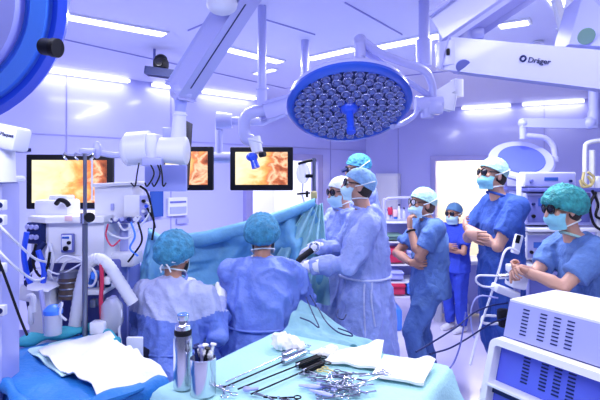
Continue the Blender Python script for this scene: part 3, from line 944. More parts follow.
m = MB(); m.lathe([(.0, 0), (.05, 0), (.05, .02), (.025, .045), (0, .05)], S_(53, 313.5, -.12), (0, 0, 1), 20); m.build('lid', m_blue2, j)
m = MB(); m.tube([S_(28, 297, -.05), S_(33, 297, -.06), S_(34, 312, -.06)], .016, 8, smooth=4); m.box(S_(31, 315, -.06), (.03, .03, .11), None, .01); m.build('hand_piece', m_white, t)
m = MB(); m.tube([S_(57, 308, -.12), S_(62, 303, -.14), S_(60, 314, -.14), S_(66, 320, -.1)], .007, 6, smooth=6); m.build('suction_hose', m_white, t)

# patient monitor on its trolley
md = 3.25
def Q(px, py, dd=0.0): return P(px, py, md + dd)
t = thing('patient_monitor', 'white boxy patient monitor with a tangle of leads, left of the blue drape', 'patient monitor', Q(121, 219))
m = MB(); m.box(Q(120, 202, .1), (.25, .24, .22), None, .012); m.build('body', m_white, t)
m = MB(); m.box(Q(121, 184, .08), (.30, .26, .022), Matrix.Rotation(-.04, 3, 'Y'), .006); m.build('top_tray', m_white2, t)
m = MB(); m.box(Q(133, 206, -.04), (.11, .03, .14), None, .006); m.build('cover_panel', m_white2, t)
m = MB(); m.box(Q(145, 208, -.03), (.055, .06, .17), None, .006); mod = m.build('connector_module', m_lav, t)
for i in range(5):
    q = Q(144 + (i % 2) * 3, 201 + i * 5, -.065); m = MB(); m.cyl(q, q + V((0, -.02, 0)), .011); m.build('connector', (m_black, m_blue, m_white, m_navy, m_blue)[i], mod)
m = MB(); m.box(Q(112.5, 207, -.025), (.02, .02, .045), None, .004); m.build('clip', m_lav, t)
m = MB(); m.box(Q(126, 219.5, .06), (.30, .22, .03), None, .006); m.build('rail_shelf', m_lavd, t)
for i in range(6):
    q = Q(110 + i * 6.5, 219, -.055); m = MB(); m.cyl(q, q + V((0, -.02, 0)), .013); m.build('socket', (m_navy, m_white, m_lav)[i % 3], t)
m = MB(); m.box(Q(124, 258, .06), (.2, .2, .09), None, .02); m.build('basket', m_white, t)
m = MB(); m.cyl(Q(124, 224, .08), V((Q(124, 0, .08).x, md + .08, .05)), .028); m.build('column', m_lav, t)
m = MB(); m.cyl(V((Q(124, 0, .08).x, md + .08, .06)), V((Q(124, 0, .08).x, md + .08, .0)), .22); m.build('foot', m_lavd, t)
for k, pts in enumerate((((146, 202), (151, 206), (148, 216), (140, 226), (128, 238), (112, 235), (103, 226)), ((147, 208), (154, 222), (152, 240)), ((112, 222), (104, 219), (98, 226), (101, 240)), ((118, 222), (124, 230), (134, 224), (141, 216)),
                         ((140, 186), (147, 192), (151, 206), (155, 228)))):
    m = MB(); m.tube([Q(x, y, -.09) for x, y in pts], .007, 6, smooth=6); m.build('lead', (m_white, m_black, m_white, m_white, m_black)[k], t)

# IV pole with clamp
pd = 2.85
t = thing('iv_pole', 'steel IV pole with a black clamp knob before the leftmost monitor', 'IV pole', V((P(85, 0, pd).x, pd, 0)))
m = MB(); m.cyl(V((P(85, 0, pd).x, pd, .05)), P(85, 216, pd), .015); m.cyl(P(85, 218, pd), P(85, 154, pd), .0105); m.build('pole', m_steeld, t)
m = MB(); m.cyl(P(85, 213, pd), P(85, 223, pd), .027); cl = m.build('clamp', m_steel, t)
m = MB(); q = P(86, 217, pd); m.cyl(q + V((.02, -.01, 0)), q + V((.035, -.03, 0)), .028); m.build('knob', m_black, cl)
for i, (px, s) in enumerate(((65, 1), (76, 1), (92, -1))):
    m = MB(); m.tube([P(85, 155, pd), P(px + 4 * s, 155, pd), P(px, 153, pd), P(px - 1 * s, 157, pd), P(px + 2 * s, 160, pd)], .006, 6, smooth=4); m.build('hook', m_steel, t)
m = MB(); m.cyl(P(92, 158, pd), P(92, 200, pd), .005); m.build('drip_line', m_white, t)
m = MB(); q = V((P(85, 0, pd).x, pd, 0.05))
for k in range(5):
    a = 2 * math.pi * k / 5; m.tube([q, q + V((.22 * math.cos(a), .22 * math.sin(a), -.03))], .015, 6)
m.build('foot', m_steeld, t)
# pole carried bar to the camera head
m = MB(); m.tube([P(82, 151, 2.865), P(96, 152, 2.9), P(112, 155, 2.95), P(130, 155, 3.0)], .018, 8, smooth=4); m.box(P(88, 151, 2.875), (.09, .05, .028), None, .008); m.ell(P(97, 150, 2.9), (.026, .026, .05))
tag(m.build('support_bar', m_boom, None), 'pale horizontal bar from the IV pole to the white camera head', 'support bar')

# big corrugated breathing hose
m = MB()
pts = cr([P(73, 338, 2.91), P(77, 310, 2.92), P(82, 282, 2.93), P(88, 265, 2.94), P(97, 259, 2.94), P(107, 264, 2.94), P(119, 281, 2.95), P(133, 303, 2.96)], 14)
m.tube(pts, [.035 + .0016 * math.sin(i * 2.2) for i in range(len(pts))], 14)
tag(m.build('breathing_hose', m_white, None), 'fat white corrugated hose arched beside the IV pole', 'hose')

# drain stand, drip chamber and clear bags under the hose
t = thing('drain_stand', 'clear drainage jar and red line on a stand right of the white arched hose', 'drain stand', V((P(106, 0, 2.95).x, 2.95, 0)))
D_ = lambda x, y, dd=0: P(x, y, 2.95 + dd)
m = MB(); m.cyl(V((D_(103, 0).x, 2.95, 0.03)), D_(103, 262), .012); m.cyl(V((D_(103, 0).x, 2.95, 0.03)), V((D_(103, 0).x, 2.95, 0)), .12); m.build('post', m_steeld, t)
m = MB(); m.tube([D_(101, 262, -.03), D_(102, 280, -.04), D_(101, 300, -.04), D_(102, 322, -.04)], .012, 7, smooth=4); m.build('red_line', m_red, t)
m = MB(); m.box(D_(99, 327, -.1), (.085, .07, .07), None, .01); m.build('drip_box', m_white, t)
m = MB(); m.lathe([(0, 0), (.04, 0), (.065, .06), (.06, .16), (.03, .2), (0, .2)], D_(112, 332, -.04), (0, 0, 1), 20); m.build('jar', m_clear, t)
for i, (px, py) in enumerate(((95, 275), (108, 280), (94, 303), (113, 300))):
    m = MB(); m.box(D_(px, py, 0), (.04, .05, .05), None, .012); m.build('valve', (m_blue2, m_white, m_steeld, m_lav)[i], t)
m = MB(); m.tube([D_(116, 300, -.05), D_(121, 312, -.05), D_(119, 330, -.06), D_(122, 350, -.08)], .008, 6, smooth=5); m.build('drain_tube', m_white, t)

m = MB(); m.box((P(130, 0, 2.8).x, 2.86, .42), (.17, .2, .84), None, .012)
b = m.build('pump_unit', m_black, None); tag(b, 'black box unit between the drainage jar and the seated person', 'pump unit')
ORGb = b
m = MB(); m.box((P(134, 0, 2.74).x, 2.755, P(0, 348, 2.75).z), (.09, .02, .12), None, .006); f = m.build('white_tag', m_white, b)
# dark suction probe lying against the column
m = MB(); m.tube([P(-2, 258, 2.1), P(8, 285, 2.12), P(20, 318, 2.16), P(27, 335, 2.2)], .006, 6, smooth=5)
tag(m.build('cable', m_black, None), 'thin black cable hanging in front of the left supply column', 'cable')
m = MB(); m.tube([P(-4, 222, 2.1), P(14, 240, 2.15), P(34, 258, 2.4), P(46, 262, 2.7)], .006, 6, smooth=5)
tag(m.build('cable', m_white, None), 'upper white tube strung from the supply column to the machine', 'tube')
m = MB(); m.tube([P(-4, 248, 2.1), P(14, 266, 2.15), P(34, 280, 2.4), P(44, 278, 2.7)], .006, 6, smooth=5)
tag(m.build('cable', m_white, None), 'lower white tube strung from the supply column to the machine', 'tube')

# low equipment rail and hoses at the far left, behind the blue drape
t = thing('equipment_trolley', 'low dark navy trolley with a rail beside the supply column', 'trolley', V((P(12, 0, 2.95).x - .1, 2.95, 0)))
cx_ = P(10, 0, 2.95).x - .1
m = MB(); m.box((cx_, 3.0, .45), (.42, .36, .72), None, .015); m.build('cabinet', m_navy, t)
m = MB(); m.box((cx_, 3.0, .84), (.46, .40, .03), None, .008); m.build('top', m_lavd, t)
for i in range(3):
    m = MB(); m.box((cx_, 2.812, .26 + i * .2), (.38, .02, .17), None, .006); dr = m.build('drawer', m_lavd, t)
    m = MB(); m.cyl((cx_ - .1, 2.79, .28 + i * .2), (cx_ + .1, 2.79, .28 + i * .2), .008); m.build('handle', m_steel, dr)
for sx in (-.17, .17):
    for sy in (2.86, 3.14):
        m = MB(); m.cyl((cx_ + sx - .015, sy, .045), (cx_ + sx + .015, sy, .045), .045); m.build('castor', m_black, t)
for lab, pts, mm, r in (('dark blue ribbed hose drooping left of the anaesthesia machine', [(27, 232), (24, 256), (30, 282), (40, 292), (44, 270), (38, 250)], m_blue, .016),
                        ('black lead looping under the gauges of the anaesthesia machine', [(36, 244), (33, 262), (40, 276), (47, 268), (50, 252)], m_black, .008),
                        ('thin red lead under the patient monitor', [(108, 224), (106, 236), (112, 246), (120, 240)], m_red, .005),
                        ('blue lead dangling under the patient monitor shelf', [(131, 222), (135, 236), (130, 248), (138, 256)], m_blue2, .006),
                        ('black lead dangling right of the patient monitor column', [(138, 222), (142, 240), (134, 254), (128, 262)], m_black, .006),
                        ('white lead loop before the drawer of the anaesthesia machine', [(56, 262), (66, 256), (84, 262), (96, 274), (92, 286), (80, 282)], m_white, .007),
                        ('thin white lead crossing to the tall pole', [(24, 280), (40, 268), (60, 274), (84, 262)], m_white, .005)):
    m = MB(); m.tube([P(x, y, 2.93) for x, y in pts], r, 7, smooth=6)
    tag(m.build('hose' if r > .01 else 'lead', mm, None), lab, 'hose' if r > .01 else 'lead')
for lab, px, py, sz, mm in (('small blue canister on the work surface of the anaesthesia machine', 92, 281, (.06, .06, .08), m_blue2), ('small dark vaporiser on the work surface of the anaesthesia machine', 105, 279, (.07, .07, .09), m_navy)):
    q = A(px, py, -.08)
    t = thing('canister', lab, 'canister', q - V((0, 0, sz[2] / 2)))
    m = MB(); m.lathe([(0, -sz[2] / 2), (sz[0] / 2, -sz[2] / 2), (sz[0] / 2, sz[2] * .3), (sz[0] * .3, sz[2] / 2), (0, sz[2] / 2)], q, (0, 0, 1), 18); m.build('body', mm, t)
    m = MB(); m.cyl(q + V((0, 0, sz[2] / 2)), q + V((0, 0, sz[2] / 2 + .015)), sz[0] * .2); m.build('cap', m_white, t)
# ------------------------------------------------------------------ people
def rotm(yaw, pitch=0, roll=0):
    return (Matrix.Rotation(R(yaw), 3, 'Z') @ Matrix.Rotation(R(pitch), 3, 'X') @ Matrix.Rotation(R(roll), 3, 'Y'))


def hand(mb, wr_, d, n, side, curl=25, k=1.0, fat=1.0, spread=6, thumb=35):
    """palm, four unequal jointed fingers and a thumb off the side of the palm. d: along the hand, n: out of the palm, side: +1/-1 which edge has the thumb"""
    d = V(d).normalized(); n = V(n); n = (n - d * n.dot(d)).normalized()
    s = d.cross(n) * side
    w_ = V(wr_)
    f = fat
    mb.tube([w_ - d * .015 * k, w_ + d * .02 * k, w_ + d * .06 * k, w_ + d * .09 * k], [(.026 * k * f, .020 * k * f), (.034 * k * f, .018 * k * f), (.041 * k * f, .016 * k * f), (.038 * k * f, .012 * k * f)], 12, side=s)
    for i, (off, L, sp_) in enumerate(((.029, .078, 1.2), (.010, .088, .4), (-.010, .082, -.4), (-.029, .064, -1.3))):
        p = w_ + d * (.084 * k) + s * off * k
        a = R(spread) * sp_
        dirv = (d * math.cos(a) + s * math.sin(a))
        pts = [p - dirv * .012 * k, p]; rr = [.0088 * k * f, .0092 * k * f]
        ang = 0
        for seg, frac in enumerate((.45, .32, .23)):
            ang += R(curl) * (0.9, 1.1, .8)[seg]
            dd = dirv * math.cos(ang) + n * math.sin(ang)
            p = p + dd * L * frac * k
            pts.append(p.copy()); rr.append((.0086, .0078, .0062)[seg] * k * f)
        mb.tube(pts, rr, 8, side=s)
    p = w_ + d * .025 * k + s * .026 * k
    pts = [p]; rr = [.013 * k * f]
    a = R(thumb)
    t1 = d * math.cos(a) + s * math.sin(a) + n * .35
    t1.normalize()
    p = p + t1 * .042 * k; pts.append(p.copy()); rr.append(.0115 * k * f)
    t2 = (d * math.cos(a * .45) + s * math.sin(a * .45) + n * (.35 + curl / 90)).normalized()
    p = p + t2 * .032 * k; pts.append(p.copy()); rr.append(.0098 * k * f)
    p = p + t2 * .024 * k; pts.append(p.copy()); rr.append(.0072 * k * f)
    mb.tube(pts, rr, 8)


STD = dict(pel=(0, 0, .95), waist=(0, 0, 1.08), chest=(0, .0, 1.28), sho=(0, -.01, 1.42), neck=(0, -.005, 1.475), head=(0, .025, 1.625),
           sL=(-.185, -.01, 1.405), sR=(.185, -.01, 1.405), eL=(-.23, -.02, 1.12), eR=(.23, -.02, 1.12), wL=(-.22, .06, .87), wR=(.22, .06, .87),
           hL=(-.09, 0, .93), hR=(.09, 0, .93), kL=(-.10, .02, .5), kR=(.10, .02, .5), aL=(-.10, -.03, .09), aR=(.10, -.03, .09))


def person(label, loc, rz, k=1.0, joints=None, head=(0, 0, 0), hk=1.0, top='scrub', mats=None, cap='cap', hands=None, gloves=False,
           trousers=True, shoes=True, eyewear=None, seed=1, skin=None, hem=.45, hair=None, tie=False, mask=True, group=None, watch=None, girth=1.0, extra_rot=0, longsl=None, shoecol=None):
    J = {a: V(b) * k for a, b in STD.items()}
    for a, b in (joints or {}).items():
        J[a] = V(b)
    mats = mats or {}
    skin = skin or m_skin
    root = thing('person', label, 'person', loc, rz, group, local=True)
    Hm = rotm(*head); Hc = J['head']
    H = lambda x, y, z: Hc + Hm @ V((x * hk, y * hk, z * hk))
    g = girth
    X = (J['sR'] - J['sL']).normalized()
    # ---- the body itself
    b = MB()
    b.tube([J['pel'] - V((0, 0, .07 * k)), J['pel'], J['waist'], J['chest'], J['sho'], J['neck']],
           [(.13 * k * g, .10 * k * g), (.155 * k * g, .11 * k * g), (.13 * k * g, .10 * k * g), (.15 * k * g, .105 * k * g), (.12 * k, .075 * k), (.055 * k, .055 * k)], 16, side=X)
    nb = J['neck'] - V((0, 0, .03)) * k
    b.tube([nb, (nb + H(0, -.025, -.07)) / 2 + V((0, 0, .0)), H(0, -.02, -.05)], [.062 * k, .053 * k, .055 * k], 12)
    b.ell(H(0, -.012, .035), (.074 * hk, .094 * hk, .085 * hk), Hm)
    b.ell(H(0, .028, -.035), (.058 * hk, .064 * hk, .082 * hk), Hm)
    b.ell(H(0, .066, -.092), (.030 * hk, .026 * hk, .024 * hk), Hm)
    b.ell(H(0, .072, .028), (.052 * hk, .024 * hk, .014 * hk), Hm)
    b.tube([H(0, .080, .022), H(0, .102, -.012), H(0, .112, -.034), H(0, .088, -.044)], [.011 * hk, .013 * hk, .017 * hk, .012 * hk], 10)
    for s in (-1, 1):
        b.ell(H(s * .040, .068, -.022), (.026 * hk, .024 * hk, .026 * hk), Hm)
        b.ell(H(s * .078, -.006, -.012), (.010 * hk, .022 * hk, .034 * hk), Hm)
    b.ell(H(0, .088, -.066), (.026 * hk, .012 * hk, .011 * hk), Hm)
    for s in 'LR':
        sh, e, w_ = J['s' + s], J['e' + s], J['w' + s]
        b.tube([sh + V((0, 0, .0)), along(sh, e, .4), e, along(e, w_, .3), w_], [.058 * k, .050 * k, .041 * k, .043 * k, .027 * k], 12)
        b.ell(sh, (.062 * k,) * 3); b.ell(e, (.042 * k,) * 3)
        h_, kn, an = J['h' + s], J['k' + s], J['a' + s]
        b.tube([h_, along(h_, kn, .4), kn, along(kn, an, .3), an], [.085 * k, .078 * k, .055 * k, .056 * k, .036 * k], 12)
        b.ell(kn, (.056 * k,) * 3)
        f_ = V((0, 1, 0))
        b.tube([an + V((0, -.03, -.05)) * k, an + V((0, .04, -.055)) * k, an + V((0, .15, -.065)) * k], [(.035 * k, .04 * k), (.042 * k, .034 * k), (.034 * k, .022 * k)], 10, side=(1, 0, 0))
    hx = MB()
    hands = hands or {}
    for s in 'LR':
        d, n, curl = hands.get(s, ((J['w' + s] - J['e' + s]), (0, 0, -1) if top == 'gown' else ((1, 0, 0) if s == 'L' else (-1, 0, 0)), 25))[:3]
        sd = (1 if s == 'L' else -1)
        hand(hx, J['w' + s], d, n, sd, curl, k)
    b.build('body', skin, root, voxel=.009, relax=2, extra=hx, angle=80)
    # ---- eyes
    for s in (-1, 1):
        m = MB(); m.ell(H(s * .032, .082, .006), (.0125 * hk,) * 3, None, 10, 6); e_ = m.build('eye', m_eye, root)
        m = MB(); m.ell(H(s * .032, .0915, .006), (.006 * hk, .004 * hk, .006 * hk), Hm, 8, 5); m.build('iris', m_hair, e_)
    # ---- hair at the nape
    if hair:
        m = MB(); m.ell(H(0, -.045, -.02), (.074 * hk, .068 * hk, .075 * hk), Hm)
        m.build('hair', hair, root)
    # ---- cap
    cm = mats.get('cap', m_capt)
    puff = {'cap': 1.10, 'bouffant': 1.36}[cap]
    rng = random.Random(seed)
    def capf(u, v):
        a = 2 * math.pi * u
        front = math.cos(a)                       # +1 at the brow
        side_ = abs(math.sin(a))
        th_max = R(98 - (31 if cap == 'bouffant' and front < 0 else 22) * front + (10 if cap == 'bouffant' else 0) + 6 * side_ * (1 if cap == 'bouffant' else .4))
        th = v * th_max
        pf = puff
        if cap == 'bouffant':
            pf = puff * (1 + .05 * math.sin(a * 2 + seed)) + .035 * math.sin(11 * a + 2 * math.sin(3 * a + seed)) * v * v
            if v > .86:
                pf *= 1 - .20 * (v - .86) / .14
        else:
            pf += .02 * math.sin(7 * a + seed) * v
        pf += (.075 if cap == 'bouffant' else .035) * (1 - 2.2 * abs(noise.noise(V((math.sin(th) * math.sin(a) * 4, math.sin(th) * math.cos(a) * 4, th * 3 + seed))))) + .03 * noise.noise(V((math.sin(a) * 6, math.cos(a) * 6, th * 5 + seed)))
        back = 1 + (.16 if cap == 'bouffant' else .06) * max(0, -front) * math.sin(th)
        return H(.078 * pf * math.sin(th) * math.sin(a), -.012 + .098 * pf * back * math.sin(th) * front, (.022 if cap == 'bouffant' else .036) + .088 * pf * math.cos(th))
    m = MB(); m.grid(capf, 72, 24, .003, closed=True)
    c_ = m.build('cap', cm, root, angle=80)
    m = MB(); m.tube([Hc + (capf(i / 40, 1.0) - Hc) * 1.005 for i in range(41)], .006 * hk, 6)
    m.build('cap_band', mats.get('band', cm), c_)
    if tie:
        tm = mats.get('tie', m_mask)
        m = MB(); m.tube([H(.085, .0, -.02), H(.05, -.115, -.03), H(0, -.142, -.025), H(-.05, -.115, -.03), H(-.085, .0, -.02)], (.007, .003) if False else .006, 6, smooth=5)
        m.tube([H(0, -.146, -.02), H(.02, -.15, .02), H(.012, -.148, .045)], .005, 6); m.tube([H(0, -.146, -.03), H(.03, -.15, -.06), H(.04, -.14, -.085)], .005, 6)
        m.tube([H(0, -.146, -.03), H(-.02, -.15, -.065), H(-.015, -.14, -.09)], .005, 6); m.ell(H(0, -.148, -.026), (.012, .01, .012))
        m.build('cap_tie', tm, c_)
    # ---- mask
    if mask:
        def mf(u, v):
            a = R(-78 + 156 * u)
            bul = math.exp(-((v - .42) / .36) ** 2)
            ct = math.cos(a)
            y = .012 + (.066 + .040 * bul) * max(ct, 0) ** .8
            x = (.078 - .010 * v) * math.sin(a)
            z = (-.022 + .018 * ct ** 4) * (1 - v) + v * (-.112 - .008 * ct) + .0025 * math.sin(18 * v)
            return H(x, y, z)
        m = MB(); m.grid(mf, 22, 12, .003)
        mk = m.build('face_mask', mats.get('mask', m_mask), root, angle=70)
        for s in (-1, 1):
            m = MB(); m.tube([H(s * .075, .03, -.008), H(s * .088, -.02, .014), H(s * .075, -.09, .05), H(0, -.125, .06)], .0045 * hk, 6, smooth=5)
            m.build('strap', m_capw, mk)
            m = MB(); m.tube([H(s * .066, .03, -.10), H(s * .074, -.015, -.085), H(s * .05, -.075, -.075), H(0, -.085, -.07)], .0045 * hk, 6, smooth=5)
            m.build('strap', m_capw, mk)
    # ---- eyewear
    if eyewear:
        fm = m_black
        gl = None
        m = MB()
        for s in (-1, 1):
            m.tube([H(s * .066, .078, .012), H(s * .082, .03, .016), H(s * .083, -.02, .012)], .0045 * hk, 6)
            m.torus(H(s * .034, .101, .008), Hm @ V((s * .25, 1, 0)), .026 * hk, .0045 * hk, 16, 6)
        m.tube([H(-.012, .108, .014), H(.012, .108, .014)], .004 * hk, 6)
        gl = m.build('glasses', fm, root)
        for s in (-1, 1):
            m = MB(); m.ell(H(s * .034, .100, .008), (.026 * hk, .006 * hk, .020 * hk), Hm @ Matrix.Rotation(-s * .25, 3, 'Z'), 12, 8)
            m.build('lens', m_clear if eyewear == 'clear' else m_lens, gl)
        if eyewear == 'loupes':
            for s in (-1, 1):
                m = MB(); m.cyl(H(s * .028, .10, .006), H(s * .026, .15, -.004), .017 * hk, .013 * hk); m.build('loupe', m_navy, gl)
    # ---- clothes
    tm = mats.get('top', m_scrub2)
    c = MB()
    pel, wa, ch, so, ne = J['pel'], J['waist'], J['chest'], J['sho'], J['neck']
    r = lambda a, bb: (a * k * g, bb * k * g)
    if top == 'gown':
        leg = V(((J['kL'] + J['kR']) / 2).to_tuple()); 
        hz = hem
        base = V((pel.x, pel.y, hz))
        pts = [base, along(base, pel, .5), pel, wa, ch, so, ne + V((0, 0, .012)) * k]
        rad = [r(.27, .22), r(.245, .20), r(.215, .175), r(.19, .155), r(.195, .15), r(.165, .11), (.085 * k, .08 * k)]
    else:
        base = pel - V((0, 0, .13)) * k
        pts = [base, pel, wa, ch, so, ne + V((0, -.01, -.005)) * k]
        rad = [r(.205, .155), r(.195, .15), r(.18, .14), r(.188, .14), r(.165, .105), (.088 * k, .078 * k)]
    c.tube(pts, rad, 20, side=X)
    sl = {}
    for s in 'LR':
        sh, e, w_ = J['s' + s], J['e' + s], J['w' + s]
        c.tube([along(so, sh, .25), sh], [.075 * k, .085 * k], 12)
        c.ell(sh, (.086 * k, .082 * k, .085 * k))
        if top == 'gown' or longsl:
            c.tube([sh, along(sh, e, .5), e, along(e, w_, .5), along(e, w_, .93)], [.086 * k, .082 * k, .072 * k, .062 * k, .046 * k], 12)
            c.ell(e, (.073 * k,) * 3)
        else:
            fr = .72
            c.tube([sh, along(sh, e, .35), along(sh, e, fr)], [.084 * k, .080 * k, .078 * k], 12)
    if top == 'gown':
        nmo = 'gown'
    else:
        nmo = 'scrub_top'
    if top == 'gown' and not trousers and J['kL'].z > J['aL'].z + .2 and abs(J['kL'].y - J['hL'].y) > .2:
        for s in 'LR':
            c.tube([J['h' + s], J['k' + s]], [.125 * k, .105 * k], 12)
    go = c.build(nmo, tm, root, voxel=.012, relax=3, wrinkle=(.024 * k if top == 'gown' else .018 * k, (7.5, 7.5, 3.2), seed), angle=80)
    if top == 'gown' and mats.get('yoke'):
        bm = bmesh.new(); bm.from_mesh(go.data)
        bm2 = bm.copy()
        def isy(f):
            c = f.calc_center_median()
            return c.z > ch.z + .03 + .07 * noise.noise(c * 4)
        keep = [isy(f) for f in bm.faces]
        bmesh.ops.delete(bm, geom=[f for f, q in zip(bm.faces, keep) if q], context='FACES')
        bmesh.ops.delete(bm2, geom=[f for f, q in zip(bm2.faces, keep) if not q], context='FACES')
        bm.to_mesh(go.data); bm.free()
        me = bpy.data.meshes.new('y'); bm2.to_mesh(me); bm2.free()
        link('yoke', me, mats['yoke'], go, True, 80)
    if top == 'gown':
        m = MB()
        for tt in (0,):
            ring = [wa + X * (.2 * k * g * math.cos(2 * math.pi * i / 28)) + V((-X.y, X.x, 0)) * (.168 * k * g * math.sin(2 * math.pi * i / 28)) + V((0, 0, -.03)) for i in range(29)]
            m.tube(ring, (.008 * k), 6)
        if mats.get('tieband'):
            for dx, ln in ((-.05, .30), (.0, .38)):
                f0 = wa + V((-.19 * k * g, .02 + dx, -.03)); m.tube([f0, f0 + V((-.03, .01, -.12)), f0 + V((-.035, dx * .3, -ln))], .007, 6, smooth=4)
        m.build('waist_tie', mats.get('tieband', tm), go)
    m = MB()
    nk = J['neck']
    m.torus(nk + V((0, .012, .004)) * k, (0, -.35, 1), .074 * k, .009 * k, 24, 6)
    m.build('collar', mats.get('collar', tm), go)
    if trousers:
        c = MB()
        c.tube([pel - V((0, 0, .10)) * k, pel - V((0, 0, .02)) * k, pel + V((0, 0, .06)) * k], [r(.17, .135), r(.185, .145), r(.17, .13)], 18, side=X)
        for s in 'LR':
            h_, kn, an = J['h' + s], J['k' + s], J['a' + s]
            c.tube([h_, along(h_, kn, .45), kn, along(kn, an, .4), along(kn, an, .97)], [.112 * k * g, .108 * k, .086 * k, .082 * k, .074 * k], 14)
            c.ell(kn, (.087 * k,) * 3)
        c.build('trousers', mats.get('trousers', tm), root, voxel=.013, relax=3, wrinkle=(.018 * k, (8, 8, 3), seed + 3), angle=80)
    if shoes:
        sm = shoecol or m_white2
        for s in 'LR':
            an = J['a' + s]
            m = MB()
            zf = -an.z
            m.tube([an + V((0, -.065 * k, zf + .045 * k)), an + V((0, .02 * k, zf + .05 * k)), an + V((0, .12 * k, zf + .042 * k)), an + V((0, .185 * k, zf + .034 * k))],
                   [(.034 * k, .044 * k), (.042 * k, .05 * k), (.047 * k, .041 * k), (.034 * k, .03 * k)], 14, side=(1, 0, 0))
            m.build('clog', sm, root)
    if gloves:
        for s in 'LR':
            d, n, curl = hands.get(s, ((J['w' + s] - J['e' + s]), (0, 0, -1), 25))[:3]
            sd = (1 if s == 'L' else -1)
            m = MB(); hand(m, J['w' + s], d, n, sd, curl, k, 1.16)
            e, w_ = J['e' + s], J['w' + s]
            m.tube([along(e, w_, .72), along(e, w_, .98), w_ + V(d).normalized() * .03], [.050 * k, .042 * k, .038 * k], 12)
            m.build('glove', m_glove, root, angle=80)
    if watch:
        e, w_ = J['e' + watch], J['w' + watch]
        q = along(e, w_, .9); ax = (w_ - e)
        m = MB(); m.torus(q, ax, .033 * k, .009 * k, 20, 6); wt = m.build('watch', m_black, root)
        m = MB(); m.cyl(q + basis(ax).col[0] * .034 * k, q + basis(ax).col[0] * .046 * k, .02); m.build('watch_face', m_steeld, wt)
    return root


def at(px, d): return V(((px - 300) * d / F, d, 0))

CROSS = dict(eL=(-.24, .13, 1.13), eR=(.24, .13, 1.15), wL=(.03, .25, 1.17), wR=(-.05, .27, 1.22))
CH = {'L': ((.85, -.25, .25), (0, -1, 0), 20), 'R': ((-.9, -.25, -.1), (0, -1, 0), 15)}
def sc_(d, k, **o):
    r = {a: V(b) * k for a, b in d.items()}
    for a, b in o.items(): r[a] = V(b)
    return r

# man with chin in hand, centre right
k = 1.0
person('man in steel blue scrubs and mint cap, chin resting on his hand', at(430, 4.24), R(100), k,
       dict(head=(0, .07, 1.60), neck=(0, .03, 1.47), sho=(0, .01, 1.42), eL=(-.15, .16, 1.17), wL=(-.05, .20, 1.40), eR=(.17, .23, 1.16), wR=(-.13, .22, 1.125), sL=(-.175, .03, 1.41), sR=(.175, .0, 1.40),
            kL=(-.09, .20, .55), aL=(-.11, .10, .09), kR=(.09, .05, .5), aR=(.12, -.06, .09), hL=(-.09, .02, .93)),
       head=(6, 4, 0), hk=1.02, mats=dict(top=m_scrub2, cap=m_capm, mask=m_mask, trousers=m_scrub2, collar=m_scrub2),
       hands={'L': ((.12, .0, 1), (.1, -1, 0.1), 55), 'R': ((-.35, -1, .08), (1, -.3, 0), 35)}, eyewear='clear', seed=2, hair=m_hairb, watch='L', girth=1.06)
# tall man, arms folded
k = 1.13
person('tallest man in dark blue scrubs, arms folded, teal mask and pale cap', at(501, 4.07), R(98), k,
       sc_(CROSS, k, head=(0, .075, 1.845), neck=(0, .02, 1.675), eL=(-.25, .17, 1.30), wL=(.02, .29, 1.42), aL=(-.1, .02, .1), aR=(.1, -.1, .1)),
       head=(8, 8, 0), hk=1.06, mats=dict(top=m_scrub, cap=m_capm, mask=m_maskt, trousers=m_scrub), hands=CH, eyewear='glasses', seed=5, hair=m_hair, skin=m_skin2, girth=1.0)
# woman at the back
k = .85
person('woman in royal blue scrubs and slate cap standing at the back, arms folded', at(455, 5.9), R(125), k,
       sc_(CROSS, k), head=(8, 0, 0), hk=.98, mats=dict(top=m_scrub3, cap=m_capd, mask=m_mask, trousers=m_scrub3), hands=CH, eyewear='glasses', seed=8, skin=m_skin, girth=1.12)
# man in green cap leaning on the machine at right
person('man in green bouffant cap leaning on the white machine with clasped hands', at(585, 3.22), R(94), 1.0,
       dict(pel=(0, -.10, .92), waist=(0, -.05, 1.05), chest=(0, .0, 1.25), sho=(0, .04, 1.395), neck=(0, .075, 1.45), head=(0, .15, 1.63),
            sL=(-.19, .05, 1.37), sR=(.19, .06, 1.37), eL=(-.24, .29, 1.185), wL=(-.12, .45, 1.25), eR=(.13, .27, 1.18), wR=(-.05, .46, 1.26), hL=(-.09, -.10, .9), hR=(.09, -.10, .9)),
       head=(4, -6, 0), hk=1.06, cap='bouffant', mats=dict(top=m_scrub2, cap=m_capg, mask=m_maskt, trousers=m_scrub2, collar=m_capm),
       hands={'L': ((.75, .6, .1), (.3, -.6, .6), 60), 'R': ((-.6, .75, -.05), (-.5, -.2, -.7), 60)}, eyewear='glasses', seed=11, hair=m_hair, skin=m_skin2, girth=1.12)
# surgeon, front
k = 1.07
person('foremost surgeon in pale blue gown and light blue cap reaching gloved hands to the left', at(365, 3.6), R(88), k,
       dict(head=(0, .05, 1.765), neck=(0, .0, 1.59), sho=(0, -.02, 1.525), sL=(-.20, -.01, 1.50), sR=(.20, .02, 1.50), eL=(-.25, .14, 1.24), wL=(-.20, .40, 1.22), eR=(.24, .16, 1.28), wR=(.12, .38, 1.30)),
       head=(2, 12, 0), hk=.98, top='gown', mats=dict(top=m_gown2, cap=m_capb, mask=m_mask, tieband=m_collar), gloves=True,
       hands={'L': ((-.02, 1, -.18), (.5, 0, -1), 35), 'R': ((-.3, 1, -.5), (-.6, 0, -1), 40)}, eyewear='glasses', seed=3, hem=.40, hair=m_hair, skin=m_skin2, girth=1.02)
